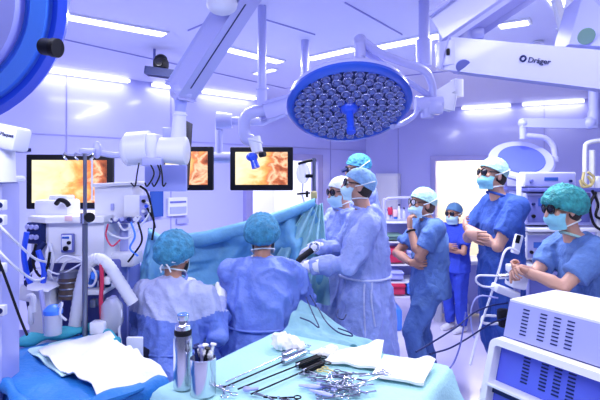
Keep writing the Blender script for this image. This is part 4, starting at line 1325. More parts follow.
# assistant behind, dark glasses
k = 1.045
person('assistant in pale gown and white cap with dark glasses behind the foremost surgeon', at(343, 4.15), R(112), k,
       dict(eL=(-.26, .12, 1.2), wL=(-.14, .33, 1.22), eR=(.26, .12, 1.2), wR=(.1, .34, 1.22)), head=(8, -3, 0), hk=.98, top='gown',
       mats=dict(top=m_gown2, cap=m_capw, mask=m_mask), gloves=True, eyewear='glasses', seed=6, hem=.4, skin=m_skin2)
# another behind, only the cap and loupes show
k = 1.17
person('surgeon in teal cap with loupes, hidden but for the head behind the foremost surgeon', at(361, 4.75), R(92), k,
       dict(eL=(-.26, .12, 1.3), wL=(-.12, .33, 1.3), eR=(.26, .12, 1.3), wR=(.1, .34, 1.3)), head=(0, -8, 0), hk=1.05, top='gown',
       mats=dict(top=m_gown2, cap=m_capt, mask=m_mask), gloves=True, eyewear='loupes', seed=9, hem=.45, skin=m_skin2)
# the two seated at the table, backs to us
SEAT = dict(pel=(0, 0, .72), waist=(0, .01, .86), chest=(0, .03, 1.03))
person('seated person at left seen from behind, pale yoked blue gown, tied teal cap', at(170, 3.02), R(-14), .97,
       dict(SEAT, waist=(0, .01, .84), chest=(0, .03, .98), sho=(0, .035, 1.15), neck=(0, .05, 1.20), head=(-.02, .10, 1.345), sL=(-.19, .04, 1.10), sR=(.19, .05, 1.11),
            eL=(-.25, .1, .84), wL=(-.14, .38, 1.06), eR=(.29, .06, .88), wR=(.18, .36, 1.06), hL=(-.1, .02, .7), hR=(.1, .02, .7), kL=(-.13, .40, .62), kR=(.13, .40, .62), aL=(-.13, .36, .09), aR=(.13, .36, .09)),
       head=(6, -6, 3), hk=1.06, cap='bouffant', top='gown', mats=dict(top=m_gown, cap=m_capt, yoke=m_collar, tie=m_paper, band=m_mask), gloves=True, trousers=False, seed=13, hem=.52, tie=True, girth=1.1)
person('seated person in the centre in plain blue gown and teal cap, seen from behind', at(262, 3.3), R(3), 1.03,
       dict(SEAT, sho=(0, .03, 1.22), neck=(0, .045, 1.275), head=(0, .08, 1.43), chest=(0, .02, 1.06), waist=(0, .01, .90), sL=(-.20, .03, 1.195), sR=(.20, .03, 1.195),
            eL=(-.22, .15, .98), wL=(-.14, .38, 1.07), eR=(.29, .12, .98), wR=(.24, .38, 1.09), hL=(-.1, .02, .7), hR=(.1, .02, .7), kL=(-.13, .40, .64), kR=(.13, .40, .64), aL=(-.13, .36, .09), aR=(.13, .36, .09)),
       head=(-2, -4, -3), hk=1.06, cap='bouffant', top='gown', mats=dict(top=m_gown, cap=m_capt, collar=m_paper), gloves=True, trousers=False, seed=17, hem=.52, girth=1.2)
for lab, q in (('black stool under the left seated person', at(170, 3.02)), ('black stool under the centre seated person', at(262, 3.3))):
    t = thing('stool', lab, 'stool', q)
    m = MB(); m.lathe([(0, .60), (.19, .60), (.2, .57), (.18, .52), (0, .52)], q); m.build('seat', m_black, t)
    m = MB(); m.cyl(q + V((0, 0, .52)), q + V((0, 0, .06)), .03); m.build('column', m_steel, t)
    for i in range(5):
        a = 2 * math.pi * i / 5; e = V((.25 * math.cos(a), .25 * math.sin(a), 0))
        m = MB(); m.tube([q + V((0, 0, .09)), q + e + V((0, 0, .06))], .018, 8); l_ = m.build('leg', m_steeld, t)
        m = MB(); m.ell(q + e + V((0, 0, .028)), (.028, .028, .028)); m.build('castor', m_black, l_)
# ------------------------------------------------------------------ operating table, drapes
m = MB(); m.box((-.45, 3.80, .80), (1.1, .4, .1), None, .03)
t = thing('operating_table', 'operating table hidden under the patient drapes', 'operating table', (-.35, 3.8, 0))
m.build('table_top', m_black, t)
m = MB(); m.box((-.35, 3.8, .40), (.3, .25, .72), None, .02); m.build('column', m_steel, t)
m = MB(); m.box((-.35, 3.8, .035), (.9, .4, .07), None, .02); m.build('base', m_steeld, t)

# the tall drape screen: hangs from a bar, one peak at the right post, a swag roll along the top
def top_edge(u):
    pts = [(150, 228, 3.72), (163, 236, 3.70), (205, 231, 3.72), (245, 221, 3.78), (285, 209, 3.85), (315, 198, 3.92)]
    x = u * (len(pts) - 1); i = min(int(x), len(pts) - 2); f = x - i
    a, b = pts[i], pts[i + 1]
    return P(*[a[j] * (1 - f) + b[j] * f for j in range(3)])
def drape(u, v):
    p = top_edge(u)
    zb = .99
    if v < .22:                                   # the roll
        a = v / .22 * math.pi * 1.15
        rr = .034 + .022 * u * (1 - u) * 4
        return p + V((0, -rr * math.sin(a) - .01, -rr * (1 - math.cos(a))))
    s = (v - .22) / .78
    z0 = p.z - .09
    z = z0 * (1 - s) + zb * s
    fold = .05 * math.sin(u * 34 + 1.5 * math.sin(u * 9)) * (1 - .5 * s) + .02 * math.sin(u * 17 - s * 7)
    sway = .10 * math.sin(math.pi * s) * math.sin(math.pi * u)
    spread = (u - .45) * .10 * s
    return V((p.x + spread + .02 * math.sin(s * 9 + u * 12), p.y - .02 + fold + sway - .12 * s + .03 * noise.noise(V((u * 9, s * 7, 1))), z))
m = MB(); m.grid(drape, 90, 48, .006)
t = thing('screen_drape', 'tall teal drape screen strung across behind the seated people', 'drape', V((-.4, 3.8, .86)))
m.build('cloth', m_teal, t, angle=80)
# the left wing and the right wing that hang from the two posts
def wing(a0, a1, b0, b1, amp, n):
    def f(u, v):
        top = along(V(a0), V(a1), u); bot = along(V(b0), V(b1), u)
        p = along(top, bot, v)
        return p + V((0, amp * math.sin(u * n + v * 2) * (.3 + v) + .02 * noise.noise(V((u * 6, v * 6, 3))), -.03 * math.sin(math.pi * u)))
    return f
m = MB(); m.grid(wing(P(149, 230, 3.7), P(172, 240, 3.68), P(124, 338, 3.45), P(172, 338, 3.45), .03, 12), 30, 30, .006)
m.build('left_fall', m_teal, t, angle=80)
m = MB(); m.grid(wing(P(313, 199, 3.9), P(322, 203, 3.92), P(248, 300, 3.72), P(330, 303, 3.72), .045, 22), 40, 30, .006)
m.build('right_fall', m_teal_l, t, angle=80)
# posts
t = thing('drape_post', 'steel post with a yellow clip at the peak of the drape screen', 'drape post', V((P(314, 0, 4.0).x, 4.0, 0)))
x = P(314, 0, 4.0).x
m = MB(); m.cyl((x, 4.0, .03), P(314, 158, 4.0), .016); m.build('pole', m_steeld, t)
m = MB(); m.cyl((x, 4.0, .03), (x, 4.0, 0), .18); m.build('foot', m_steeld, t)
m = MB(); m.box(P(314, 195, 3.97), (.05, .05, .06), None, .01); m.build('clip', m_yel, t)
m = MB(); m.box(P(309, 176, 4.0), (.06, .04, .03), None, .008); m.cyl(P(310, 193, 4.0), P(297, 194, 4.0), .008); m.box(P(307, 194, 4.0), (.02, .03, .05), None, .004); m.build('clamp', m_black, t)
m = MB(); m.tube([P(298, 164, 4.0), P(308, 161, 4.0), P(316, 160, 4.0)], .012, 8); m.build('top_arm', m_black, t)
t = thing('drip_bag', 'clear drip bag hanging left of the drape peak post', 'drip bag', P(303, 173, 4.0))
m = MB(); m.ell(P(303, 173, 4.0), (.055, .02, .085)); m.build('bag', m_clear, t)
m = MB(); m.cyl(P(303, 163, 4.0), P(303, 167, 4.0), .006); m.tube([P(303, 183, 4.0), P(302, 195, 4.0), P(305, 205, 3.98)], .006, 6); m.build('line', m_white, t)
x = P(150, 0, 3.78).x
t = thing('drape_post', 'short post under the left corner of the drape screen', 'drape post', V((x, 3.78, 0)))
m = MB(); m.cyl((x, 3.78, .03), P(150, 228, 3.78), .016); m.build('pole', m_steeld, t)
m = MB(); m.cyl((x, 3.78, .03), (x, 3.78, 0), .15); m.build('foot', m_steeld, t)

# patient drape: over the table and sloping down towards the surgeon's side
def pat(u, v):
    # u across from the left end of the table to its right end, v from far side to near side
    x = -1.05 + 1.20 * u
    y = 4.14 - .60 * v
    z = 1.0 + .12 * math.exp(-((u - .45) / .32) ** 2 - ((v - .4) / .35) ** 2)
    e = max(0, abs(v - .5) - .34) / .16
    z -= .55 * e ** 2.0
    z -= .28 * max(0, (u - .78) / .22) ** 1.5
    z += .02 * noise.noise(V((u * 9, v * 8, 5))) + .012 * math.sin(u * 40 + v * 6) * min(1, e + .15)
    return V((x, y - .02 * math.sin(u * 30) * e, z))
m = MB(); m.grid(pat, 70, 44, .006)
tag(m.build('patient_drape', m_teal_l, None, angle=80), 'pale teal drape covering the patient between the seated people and the surgeon', 'drape')
# apron cloth between the centre person and the surgeon
A1_, A2_, B1_, B2_ = P(304, 297, 3.28), P(388, 350, 2.93), P(282, 334, 3.06), P(330, 345, 2.90)
def apron(u, v):
    p = along(along(A1_, A2_, u), along(B1_, B2_, u), v)
    return p + V((0, 0, .015 * math.sin(math.pi * v) * (1 - u) + .012 * math.sin(v * 14 + u * 6) + .02 * noise.noise(V((u * 5, v * 6, 2))) - (.30 * max(0, (.12 - v) / .12) ** 2)))
m = MB(); m.grid(apron, 40, 40, .006)
ap = m.build('apron_drape', m_teal_l, None, angle=80)
tag(ap, 'pale teal cloth sloping from the patient down behind the instrument table', 'drape')
for lab, pts in (('dark cord loop lying on the sloping teal cloth, upper one', [(310, 303), (318, 316), (326, 330), (338, 341), (352, 345), (349, 341), (338, 337)]),
                 ('dark cord on the sloping teal cloth ending near the gauze, lower one', [(306, 305), (313, 322), (319, 336), (310, 330), (300, 326)]),
                 ('small ring of cord near the gown hem on the teal cloth', [(338, 318), (337, 325), (343, 328), (346, 323)])):
    m = MB(); m.tube([PZ(x, y, 1.02 - (y - 300) / 50 * .14) + V((0, 0, .05)) for x, y in pts], .004, 6, smooth=6)
    tag(m.build('cord', m_navy, None), lab, 'cord')
# laparoscopic instrument in the surgeon's hands
t = thing('laparoscopic_instrument', 'dark slim instrument held in the gloved hands of the foremost surgeon', 'instrument', P(300, 262, 3.45))
m = MB(); m.tube([P(291, 269, 3.45), P(301, 258, 3.47), P(312, 250, 3.5)], [.012, .022, .022], 10); m.build('shaft', m_black, t)
m = MB(); m.cyl(P(291, 269, 3.45), P(296, 264, 3.46), .02); m.torus(P(314, 247, 3.5), (0, 1, .2), .03, .008, 14, 6); m.build('handle', m_steel, t)

# ------------------------------------------------------------------ instrument table
TZ = .90
C0 = V((-.15, 2.99, 0)); EX = V((.885, -.54, 0)); EX.normalize(); EU = V((-.54, -.885, 0)).normalized()
LX, LU = 1.04, .93
t = thing('instrument_table', 'instrument table under a pale teal drape in the foreground', 'table', zc(C0 + EX * LX / 2 + EU * LU / 2, 0))
m = MB(); c = C0 + EX * LX / 2 + EU * LU / 2
m.box(zc(c, TZ - .03), (LX - .03, LU - .03, .03), basis((0, 0, 1), EX), .005); m.build('table_top', m_steel, t)
for a in (.08, LX - .08):
    for b in (.08, LU - .08):
        q = C0 + EX * a + EU * b
        m = MB(); m.cyl(zc(q, .0), zc(q, TZ - .04), .016); m.build('leg', m_steel, t)

def cloth_over(c0, ex, eu, lx, lu, z, drop, seed, lift=None, rnd=.03, flare=.05):
    """a cloth laid over a table top and hanging down all round"""
    n = 76
    def f(u, v):
        a = (u - .5) * (lx + 2 * drop); b = (v - .5) * (lu + 2 * drop)
        def fold(s, L):
            h = L / 2
            if abs(s) <= h: return s, 0
            d = abs(s) - h
            return math.copysign(h + rnd * (1 - math.exp(-d / rnd)) * .5, s), d
        xa, da = fold(a, lx); xb, db = fold(b, lu)
        d = max(da, db)
        out = flare * (d / drop) * (1 + .8 * math.sin(9 * (a - b) + seed) * .6 + .4 * math.sin(21 * (a + b) + seed))
        if da > db: xa += math.copysign(out, a)
        elif db > 0: xb += math.copysign(out, b)
        zz = z - max(0, d - .008)
        if d == 0:
            zz += .004 * noise.noise(V((a * 5, b * 5, seed))) + .003
            if lift: zz += lift(a / lx + .5, b / lu + .5)
        q = c0 + ex * (lx / 2 + xa) + eu * (lu / 2 + xb)
        return V((q.x, q.y, zz))
    m = MB(); m.grid(f, n, n, .005)
    return m
def rim(a, b):
    e = min(a, 1 - a, b, 1 - b)
    return .012 * math.exp(-(e / .02) ** 2)
m = cloth_over(C0, EX, EU, LX, LU, TZ, .55, 3, rim, flare=.11)
m_tabled = mat('table_drape', (0.42, 0.74, 0.78), 0.75, bump=0.25, bscale=60, vary=0.05, vscale=6)
tag(m.build('table_drape', m_tabled, None, angle=80), 'pale teal cloth over the instrument table hanging down at its right end', 'drape')
TT = TZ + .010

# ------------------------------------------------------------------ draped tray table at left
TZ2 = .905
D0 = V((-1.59, 2.53, 0)); VX = V((.707, -.707, 0)); VU = V((.707, .707, 0))
LV, LW = .84, .53
tc_ = D0 + VX * LV / 2 + VU * LW / 2
t = thing('tray_table', 'narrow table under blue drape and white cloth at lower left', 'table', zc(tc_, 0))
m = MB(); m.box(zc(tc_, TZ2 - .03), (LV - .03, LW - .03, .03), basis((0, 0, 1), VX), .005); m.build('table_top', m_steel, t)
for a in (.06, LV - .06):
    for b in (.05, LW - .05):
        q = D0 + VX * a + VU * b
        m = MB(); m.cyl(zc(q, .0), zc(q, TZ2 - .04), .016); m.build('leg', m_steel, t)
def rim2(a, b):
    return .02 * math.exp(-(a / .08) ** 2) + .01 * noise.noise(V((a * 7, b * 7, 2)))
m = cloth_over(D0, VX, VU, LV, LW, TZ2, .6, 5, rim2, flare=.035)
bd = m.build('table_drape', m_bluebag, None, angle=80)
tag(bd, 'saturated blue drape hanging over the front of the left table', 'drape')
# turned-back teal hem along the edge of the blue drape
pts = []
for a, b, z in ((-.0, -.02, .0), (-.02, .10, .03), (-.02, .30, .035), (.0, .53, .03), (.10, .555, .03), (.30, .55, .02)):
    q = D0 + VX * a + VU * b
    pts.append(V((q.x, q.y, TZ2 + .015 + z)))
m = MB(); pp = cr(pts, 8)
m.tube(pp, [(.03 + .012 * math.sin(i * 1.1), .022 + .006 * math.sin(i * .7)) for i in range(len(pp))], 10, side=(0, 0, 1))
m.build('folded_hem', m_tealrim, bd)
pts = []
for a, b, z in ((-.01, -.02, .0), (.2, -.03, .0), (.45, -.02, .002), (.7, -.03, .0), (.83, .0, .0), (.86, .15, .0), (.86, .40, 0)):
    q = D0 + VX * a + VU * b
    pts.append(V((q.x, q.y, TZ2 + .008 + z)))
m = MB(); pp = cr(pts, 8)
m.tube(pp, [(.022 + .008 * math.sin(i * .9), .03 + .01 * math.sin(i * .6)) for i in range(len(pp))], 10, side=(0, 0, 1))
m.build('folded_hem', m_bluebag, bd)
# green-white inner sheet and white cloth
def sheet(u, v):
    a = .03 + .5 * u; b = .18 + .32 * v
    q = D0 + VX * a + VU * b
    return V((q.x, q.y, TZ2 + .018 + .010 * noise.noise(V((u * 4, v * 3, 9)))))
m_mint = mat('mint_sheet', (0.62, 0.86, 0.86), 0.8, bump=0.2, bscale=70)
m = MB(); m.grid(sheet, 24, 16, .005)
tag(m.build('under_sheet', m_mint, None, angle=80), 'pale mint sheet under the white cloth on the left table', 'sheet')
def wc(u, v):
    a = .12 + .70 * u; b = .21 - .02 * math.sin(u * 4) + (.34 + .015 * math.sin(u * 5)) * v
    q = D0 + VX * a + VU * b
    z = TZ2 + .028 + .018 * noise.noise(V((u * 5, v * 3, 4))) + .012 * abs(math.sin(u * 6 + v * 3))
    z += .035 * math.exp(-((u - .12 - .10 * (1 - v)) / .11) ** 2) * v ** 3      # a corner standing up
    z += .03 * math.exp(-((u - .42 - .2 * v) / .05) ** 2) * v + .02 * math.exp(-((u - .7 + .2 * v) / .04) ** 2)
    if u > .92: z -= (u - .92) * .5
    return V((q.x, q.y, z))
m = MB(); m.grid(wc, 50, 24, .005)
tag(m.build('white_cloth', m_paper, None, angle=80), 'crumpled white cloth spread over the blue draped table', 'cloth')

# ------------------------------------------------------------------ thermos, cup of pens
def onT(px, py): return PZ(px, py, TT)
q = V((-.515, 2.2, TT))
t = thing('vacuum_flask', 'tall steel vacuum flask with a blue ring on its stopper, on the instrument table', 'flask', q)
m = MB(); m.lathe([(0, 0), (.038, 0), (.041, .006), (.041, .215), (.036, .24), (0, .24)], q, (0, 0, 1), 32); m.build('body', m_steel, t)
m = MB(); m.lathe([(.0365, .232), (.038, .236), (.038, .252), (.034, .258), (0, .258)], q, (0, 0, 1), 32); m.build('collar', m_black, t)
m = MB(); m.lathe([(.034, .255), (.034, .275), (.024, .285), (.022, .305), (0, .305)], q, (0, 0, 1), 28); m.build('neck', m_chrome, t)
m = MB(); m.lathe([(.0235, .298), (.025, .302), (.025, .322), (.02, .326), (.016, .322), (.0, .318)], q, (0, 0, 1), 28); st = m.build('stopper', m_steel, t)
m = MB(); m.torus(q + V((0, 0, .3225)), (0, 0, 1), .0205, .004); m.build('blue_ring', m_blue2, st)
q = V((-.415, 2.14, TT))
t = thing('steel_cup', 'brushed steel cup full of syringes beside the vacuum flask', 'cup', q)
m = MB(); m.lathe([(0, 0), (.052, 0), (.055, .004), (.0555, .155), (.053, .157), (.051, .153), (.05, .01), (0, .008)], q, (0, 0, 1), 36); m.build('bowl', m_steel, t)
items = [(-.03, .01, 8, 'white'), (-.012, -.02, -6, 'navy'), (.012, .02, 10, 'white'), (.03, -.005, -9, 'lav'), (.0, .0, 3, 'white'), (-.025, -.022, 12, 'black'), (.022, .02, -14, 'navy')]
its = ['white capped syringe at the left of the steel cup', 'navy barrelled syringe leaning in the steel cup front', 'white topped syringe at the back of the steel cup', 'lavender syringe at the right of the steel cup',
       'upright white syringe in the middle of the steel cup', 'black handled tool at the front left of the steel cup', 'navy syringe leaning right out of the steel cup']
for (dx, dy, tilt, cl), lab in zip(items, its):
    mm = dict(white=m_white2, navy=m_navy, lav=m_lav, black=m_black)[cl]
    b0 = q + V((dx * .6, dy * .6, .014)); ax = V((math.sin(R(tilt)), dy * 3, math.cos(R(tilt)))).normalized()
    s = thing('syringe', lab, 'syringe', b0, group='syringes in the steel cup')
    m = MB(); m.cyl(b0, b0 + ax * .165, .0085, n=12); m.build('barrel', m_clear if cl == 'white' else mm, s)
    m = MB(); m.cyl(b0 + ax * .165, b0 + ax * .190, .0055, n=10); m.cyl(b0 + ax * .19, b0 + ax * .196, .013, n=14); m.build('plunger', mm, s)
for i, (dx, dy, r) in enumerate(((-.018, .012, .020), (.022, -.008, .022))):
    m = MB(); m.ell(q + V((dx, dy, .172)), (r, r, r * .9)); m.ell(q + V((dx + .008, dy - .01, .178)), (r * .6, r * .6, r * .6))
    tag(m.build('cotton_ball', m_paper, None, wrinkle=(.003, (60, 60, 60), i)), ('left', 'right')[i] + ' white swab on top of the steel cup', 'swab')

# ------------------------------------------------------------------ cloths and instruments on the table
def flat_cloth(corners, seed, label, name='folded_towel', lift=.02, mm=None):
    A_, B__, C_, D__ = [onT(*c) for c in corners]
    def f(u, v):
        p = along(along(A_, B__, u), along(D__, C_, u), v)
        return V((p.x, p.y, TT + .012 + lift * .5 + .010 * noise.noise(V((u * 4, v * 4, seed))) + lift * math.exp(-((u - .85) / .2) ** 2) * (1 - v)))
    m = MB(); m.grid(f, 24, 20, .012)
    return tag(m.build(name, mm or m_paper, None, angle=80), label, 'towel')
flat_cloth([(337, 354), (384, 346), (379, 372), (325, 364)], 1, 'white folded towel in the middle of the instrument table far edge')
flat_cloth([(384, 359), (436, 366), (423, 388), (372, 379)], 2, 'white folded towel nearest the right end of the instrument table')
m = MB()
cen = onT(286, 349)
m.ell(cen + V((0, 0, .035)), (.075, .05, .04)); m.ell(cen + V((-.03, .02, .045)), (.05, .04, .04)); m.ell(cen + V((.05, -.03, .025)), (.05, .04, .03))
tag(m.build('crumpled_gauze', m_paper, None, voxel=.006, relax=2, wrinkle=(.014, (26, 26, 26), 4), angle=80), 'crumpled white gauze at the far corner of the instrument table', 'gauze')
m = MB(); cen = onT(322, 357)
m.ell(cen + V((0, 0, .02)), (.07, .03, .02)); m.ell(cen + V((.05, .03, .03)), (.035, .02, .03))
tag(m.build('crumpled_gauze', m_paper, None, voxel=.006, relax=2, wrinkle=(.010, (30, 30, 30), 8), angle=80), 'small white gauze left of the middle folded towel', 'gauze')

def lap(p0, p1, label, bm_, shaft=m_black):
    a, b = onT(*p0), onT(*p1)
    a.z += .008; b.z += .018
    t = thing('laparoscopic_instrument', label, 'instrument', (a + b) / 2)
    d = (b - a).normalized(); s = V((-d.y, d.x, 0))
    m = MB(); m.cyl(a, along(a, b, .74), .004, n=10); m.build('shaft', shaft, t)
    m = MB(); m.beam(along(a, b, .72), b, .022, .018, s, .005); hd = m.build('handle', bm_, t)
    m = MB(); m.cyl(along(a, b, .70), along(a, b, .75), .011, n=12); m.build('dial', m_steeld, t)
    for k in (-1, 1):
        m = MB(); m.torus(b + d * .02 + s * k * .018, (0, 0, 1), .016, .0035, 14, 6); m.build('finger_ring', bm_, hd)
lap((226, 384), (303, 350), 'steel handled long instrument lying uppermost of the fan on the table', m_steel, m_steel)
lap((222, 390), (304, 356), 'second long instrument of the fan, steel handle and dark shaft', m_steel)
lap((238, 391), (318, 361), 'third long dark shafted instrument of the fan, black handle', m_black)
lap((251, 396), (322, 367), 'lowest long black shafted instrument of the fan', m_black)

def scissor(px, py, ang, L, label, mm, z=.008):
    c = onT(px, py); c.z += z
    d = V((math.cos(R(ang)), math.sin(R(ang)), 0)); s = V((-d.y, d.x, 0))
    t = thing('surgical_clamp', label, 'clamp', c, group='clamps on the instrument table')
    for k in (-1, 1):
        m = MB(); m.tube([c + d * L * .5 - s * k * .004, c + d * L * .05, c - d * L * .25 + s * k * .012, c - d * L * .42 + s * k * .017], [(.0025, .004), (.005, .004), (.004, .004), (.004, .004)], 8, smooth=4)
        arm = m.build('arm', mm, t)
        m = MB(); m.torus(c - d * L * .5 + s * k * .021, (0, 0, 1), .0145, .0033, 16, 6); m.build('finger_ring', mm, arm)
    m = MB(); m.cyl(c + d * L * .05 - V((0, 0, .005)), c + d * L * .05 + V((0, 0, .005)), .006, n=10); m.build('pivot', m_chrome, t)
scl = [(340, 376, -38, .20, 'gold ringed clamp pointing right above the instrument heap', m_yel), (322, 384, 150, .16, 'steel clamp at the left of the instrument heap, points left', m_steel),
       (333, 386, 172, .15, 'steel clamp of the heap lying behind the blue handles', m_steel), (349, 384, -20, .17, 'steel clamp across the middle of the instrument heap', m_chrome),
       (356, 388, 10, .16, 'bright steel clamp in front of the instrument heap', m_chrome), (346, 390, 30, .18, 'dark clamp of the heap pointing up right', m_steeld),
       (365, 387, 42, .19, 'long clamp of the heap pointing to the right towel', m_steel), (337, 393, 160, .15, 'clamp at the near edge of the heap, points left', m_steeld),
       (360, 395, 15, .15, 'clamp at the very front of the instrument heap', m_steel),
       (318, 378, -30, .15, 'dark clamp lying left behind the heap towards the cup', m_steeld), (345, 384, 60, .16, 'dark clamp crossing the heap steeply', m_steeld),
       (372, 380, 200, .13, 'small steel clamp right of the heap below the towels', m_steel), (340, 398, 5, .17, 'front clamp of the heap with dark arms', m_steeld),
       (354, 392, -45, .15, 'clamp pointing towards us in the heap', m_chrome), (331, 381, 10, .16, 'dark clamp under the gold ringed one', m_steeld), (352, 379, -8, .14, 'small clamp at the back of the instrument heap', m_steeld)]
for i, (px, py, a, L, lab, mm) in enumerate(scl):
    scissor(px, py, a, L, lab, mm, .008 + .006 * (i % 4))
for i, (px, py, a) in enumerate(((312, 389, 170), (322, 396, 150), (328, 390, 140))):
    c = onT(px, py); c.z += .012; d = V((math.cos(R(a)), math.sin(R(a)), 0))
    m = MB(); m.tube([c - d * .05, c, c + d * .06], [(.008, .005), (.017, .009), (.006, .005)], 10, smooth=4)
    tag(m.build('retractor', m_blue3, None), ('left', 'front', 'right')[i] + ' blue handled retractor in the instrument heap', 'retractor', 'blue retractors in the heap')
for i, (px, py) in enumerate(((216, 388), (224, 392))):
    scissor(px, py, 160 - 40 * i, .12, ('left', 'right')[i] + ' small clamp next to the steel cup', m_steel)
scissor(268, 399, 150, .14, 'dark ringed clamp at the bottom edge of the table', m_steeld)
scissor(280, 400, 170, .14, 'dark ringed clamp right of the one at the bottom edge', m_black)
c = onT(247, 392)
m = MB(); m.ell(c + V((0, 0, .012)), (.02, .014, .012)); m.cyl(c + V((0, 0, .01)), c + V((.05, .0, .014)), .007)
tag(m.build('valve_cap', m_lav, None), 'small lavender valve cap at the end of the dark shafts', 'valve')
# ------------------------------------------------------------------ white console at lower right (face tilted back, turned to the table)
PF = P(510, 299, 2.75); e = V((.50, -.866, 0)).normalized(); nb = V((.866, .50, 0)).normalized()
up = (V((0, 0, 1)) + nb * .28).normalized()
Wc = .62
def K(a, h, dpt=0.0): return PF + e * a + up * h + nb * dpt
t = thing('console_machine', 'white vented console with a sloping glossy blue front at lower right', 'machine', V((1.55, 2.5, 0)))
m = MB()
m.prism([K(0, 0), K(Wc, 0), K(Wc, 0) + nb * .46 + V((0, 0, .004)), K(0, 0) + nb * .42 + V((0, 0, .004))], V((0, 0, -.028)))
m.build('lid', m_white2, t, smooth=False)
m = MB()
h1 = -.20
pb = [K(0, -.012), K(Wc, -.012), K(Wc, h1), K(0, h1)]
m.prism(pb, nb * .40); m.build('upper_body', m_lav, t, smooth=False)
# vents
cols = [(.11, 8), (.21, 8), (.285, 8), (.355, 8)]
for k_, (a, n) in enumerate(cols):
    m = MB()
    for i in range(n):
        m.box(K(a + .0, -.035 - i * .0185, -.0), (.036, .006, .006), Matrix((e, nb, up)).transposed(), 0)
    m.build('slot_rows', m_navy, t, smooth=False)
# bezel of the lower part
BM = Matrix((e, nb, up)).transposed()
m = MB(); x0, x1, z0, z1 = -.035, .72, -.62, h1 - .005
def rrect(a0, a1, b0, b1, r, off):
    out = []
    for cx, cy, s in ((a1 - r, b1 - r, 0), (a0 + r, b1 - r, 90), (a0 + r, b0 + r, 180), (a1 - r, b0 + r, 270)):
        for i in range(7):
            an = R(s + 15 * i)
            out.append(K(cx + r * math.cos(an), cy + r * math.sin(an), off))
    return out
o_ = rrect(x0, x1, z0, z1, .04, -.06); i_ = rrect(x0 + .035, x1 - .03, z0 + .03, z1 - .035, .015, -.06)
o2 = rrect(x0, x1, z0, z1, .04, .0); i2 = rrect(x0 + .035, x1 - .03, z0 + .03, z1 - .035, .015, .0)
bm = m.bm
L = [[bm.verts.new(p) for p in q] for q in (o_, i_, i2, o2)]
n = len(o_)
for j in range(4):
    A_, B_ = L[j], L[(j + 1) % 4]
    for i in range(n):
        bm.faces.new((A_[i], A_[(i + 1) % n], B_[(i + 1) % n], B_[i]))
m.build('front_bezel', m_white2, t, angle=30)
m = MB(); m.prism([K(x0 + .03, z0 + .02, .01), K(x1 - .02, z0 + .02, .01), K(x1 - .02, z1 - .02, .01), K(x0 + .03, z1 - .02, .01)], nb * .34); m.build('lower_body', m_glossb, t, smooth=False)
for k_, a in enumerate((.155, .255, .325, .395)):  # rows of dark slots repeated on the glossy lower panel
    m = MB()
    for i in range(8):
        m.box(K(a + .0, h1 - .075 - i * .0175, .008), (.036, .006, .006), BM, 0)
    m.build('slot_rows', m_navy, t, smooth=False)
m = MB(); m.box(K(.33, h1 - .245, -.03), (.69, .07, .014), BM, .003); m.build('glass_shelf', m_white, t)
m = MB(); m.box(K(.33, h1 - .275, -.004), (.67, .02, .045), BM, .003); m.build('dark_recess', m_navy, t)
q = K(.30, -.62, .2)
m = MB(); zz = q.z; m.box((q.x, q.y, (zz + .08) / 2), (.42, .52, zz - .08), basis((0, 0, 1), e), .02); m.build('pedestal', m_lav, t)
for a in (-.2, .2):
    for b in (-.15, .15):
        p = V((q.x, q.y, 0)) + e * a + nb * b
        m = MB(); m.cyl(zc(p, .05) - e * .02, zc(p, .05) + e * .02, .05); m.build('castor', m_black, t)

# ------------------------------------------------------------------ equipment tower behind the men
ed = 4.35
def E(px, py, dd=0.0): return P(px, py, ed + dd)
xc = E(556, 0).x
t = thing('equipment_tower', 'white equipment trolley tower with shelves behind the man in the green cap', 'equipment tower', V((xc, ed + .25, 0)))
for px, dd in ((519, 0), (598, 0), (523, .45), (600, .45)):
    m = MB(); q = E(px, 176, dd); m.beam(V((q.x, q.y, .08)), q, .035, .035, (1, 0, 0), .006); m.build('post', m_white, t)
for k_, py in enumerate((189, 227, 262, 312)):
    m = MB(); q = E(558, py, .22); m.box(q, (.78, .52, .035), None, .008); m.build('shelf', (m_lavd, m_white, m_white, m_lav)[k_], t)
m = MB(); m.box(E(513, 228, -.02), (.14, .05, .04), None, .01); m.build('pull_handle', m_white, t)
m = MB(); q = E(558, 0, .22); m.box((q.x, q.y, .09), (.8, .56, .08), None, .02); m.build('base', m_lavd, t)
m = MB(); m.tube([E(585, 188, .1), E(585, 151, .1), E(588, 143, .1), E(604, 140, .1)], .02, 8, smooth=4); m.tube([E(592, 188, .1), E(592, 150, .1)], .026, 8); m.build('mast', m_white, t)

def device(x0, y0, x1, y1, label, mm, cols_=(), dd=.0, knobs=(), name='medical_device', scr=None):
    W, H = (x1 - x0) * ed / F, (y1 - y0) * ed / F
    c = P((x0 + x1) / 2, (y0 + y1) / 2, ed + dd)
    t = thing(name, label, 'device', c - V((0, 0, H / 2)))
    m = MB(); m.box(c + V((0, .19, 0)), (W, .36, H), None, .012); m.build('housing', mm, t)
    m = MB(); m.box(c + V((0, .005, 0)), (W * .94, .012, H * .84), None, .004); f = m.build('front_panel', m_lav if mm is not m_lav else m_lavd, t)
    if scr:
        m = MB(); m.box(P(*scr[0:2], ed + dd) + V((0, -.004, 0)), (scr[2], .006, scr[3]), None, .002); m.build('display', m_bsc, f)
    for px, py, r, km in knobs:
        q = P(px, py, ed + dd); m = MB(); m.cyl(q + V((0, .0, 0)), q + V((0, -.022, 0)), r); m.build('knob', km, f)
    return t
device(524, 172, 577, 187, 'white flat light source on the top shelf of the tower', m_white, knobs=((531, 181, .014, m_lavd), (570, 181, .012, m_navy)), scr=(551, 179, .12, .03))
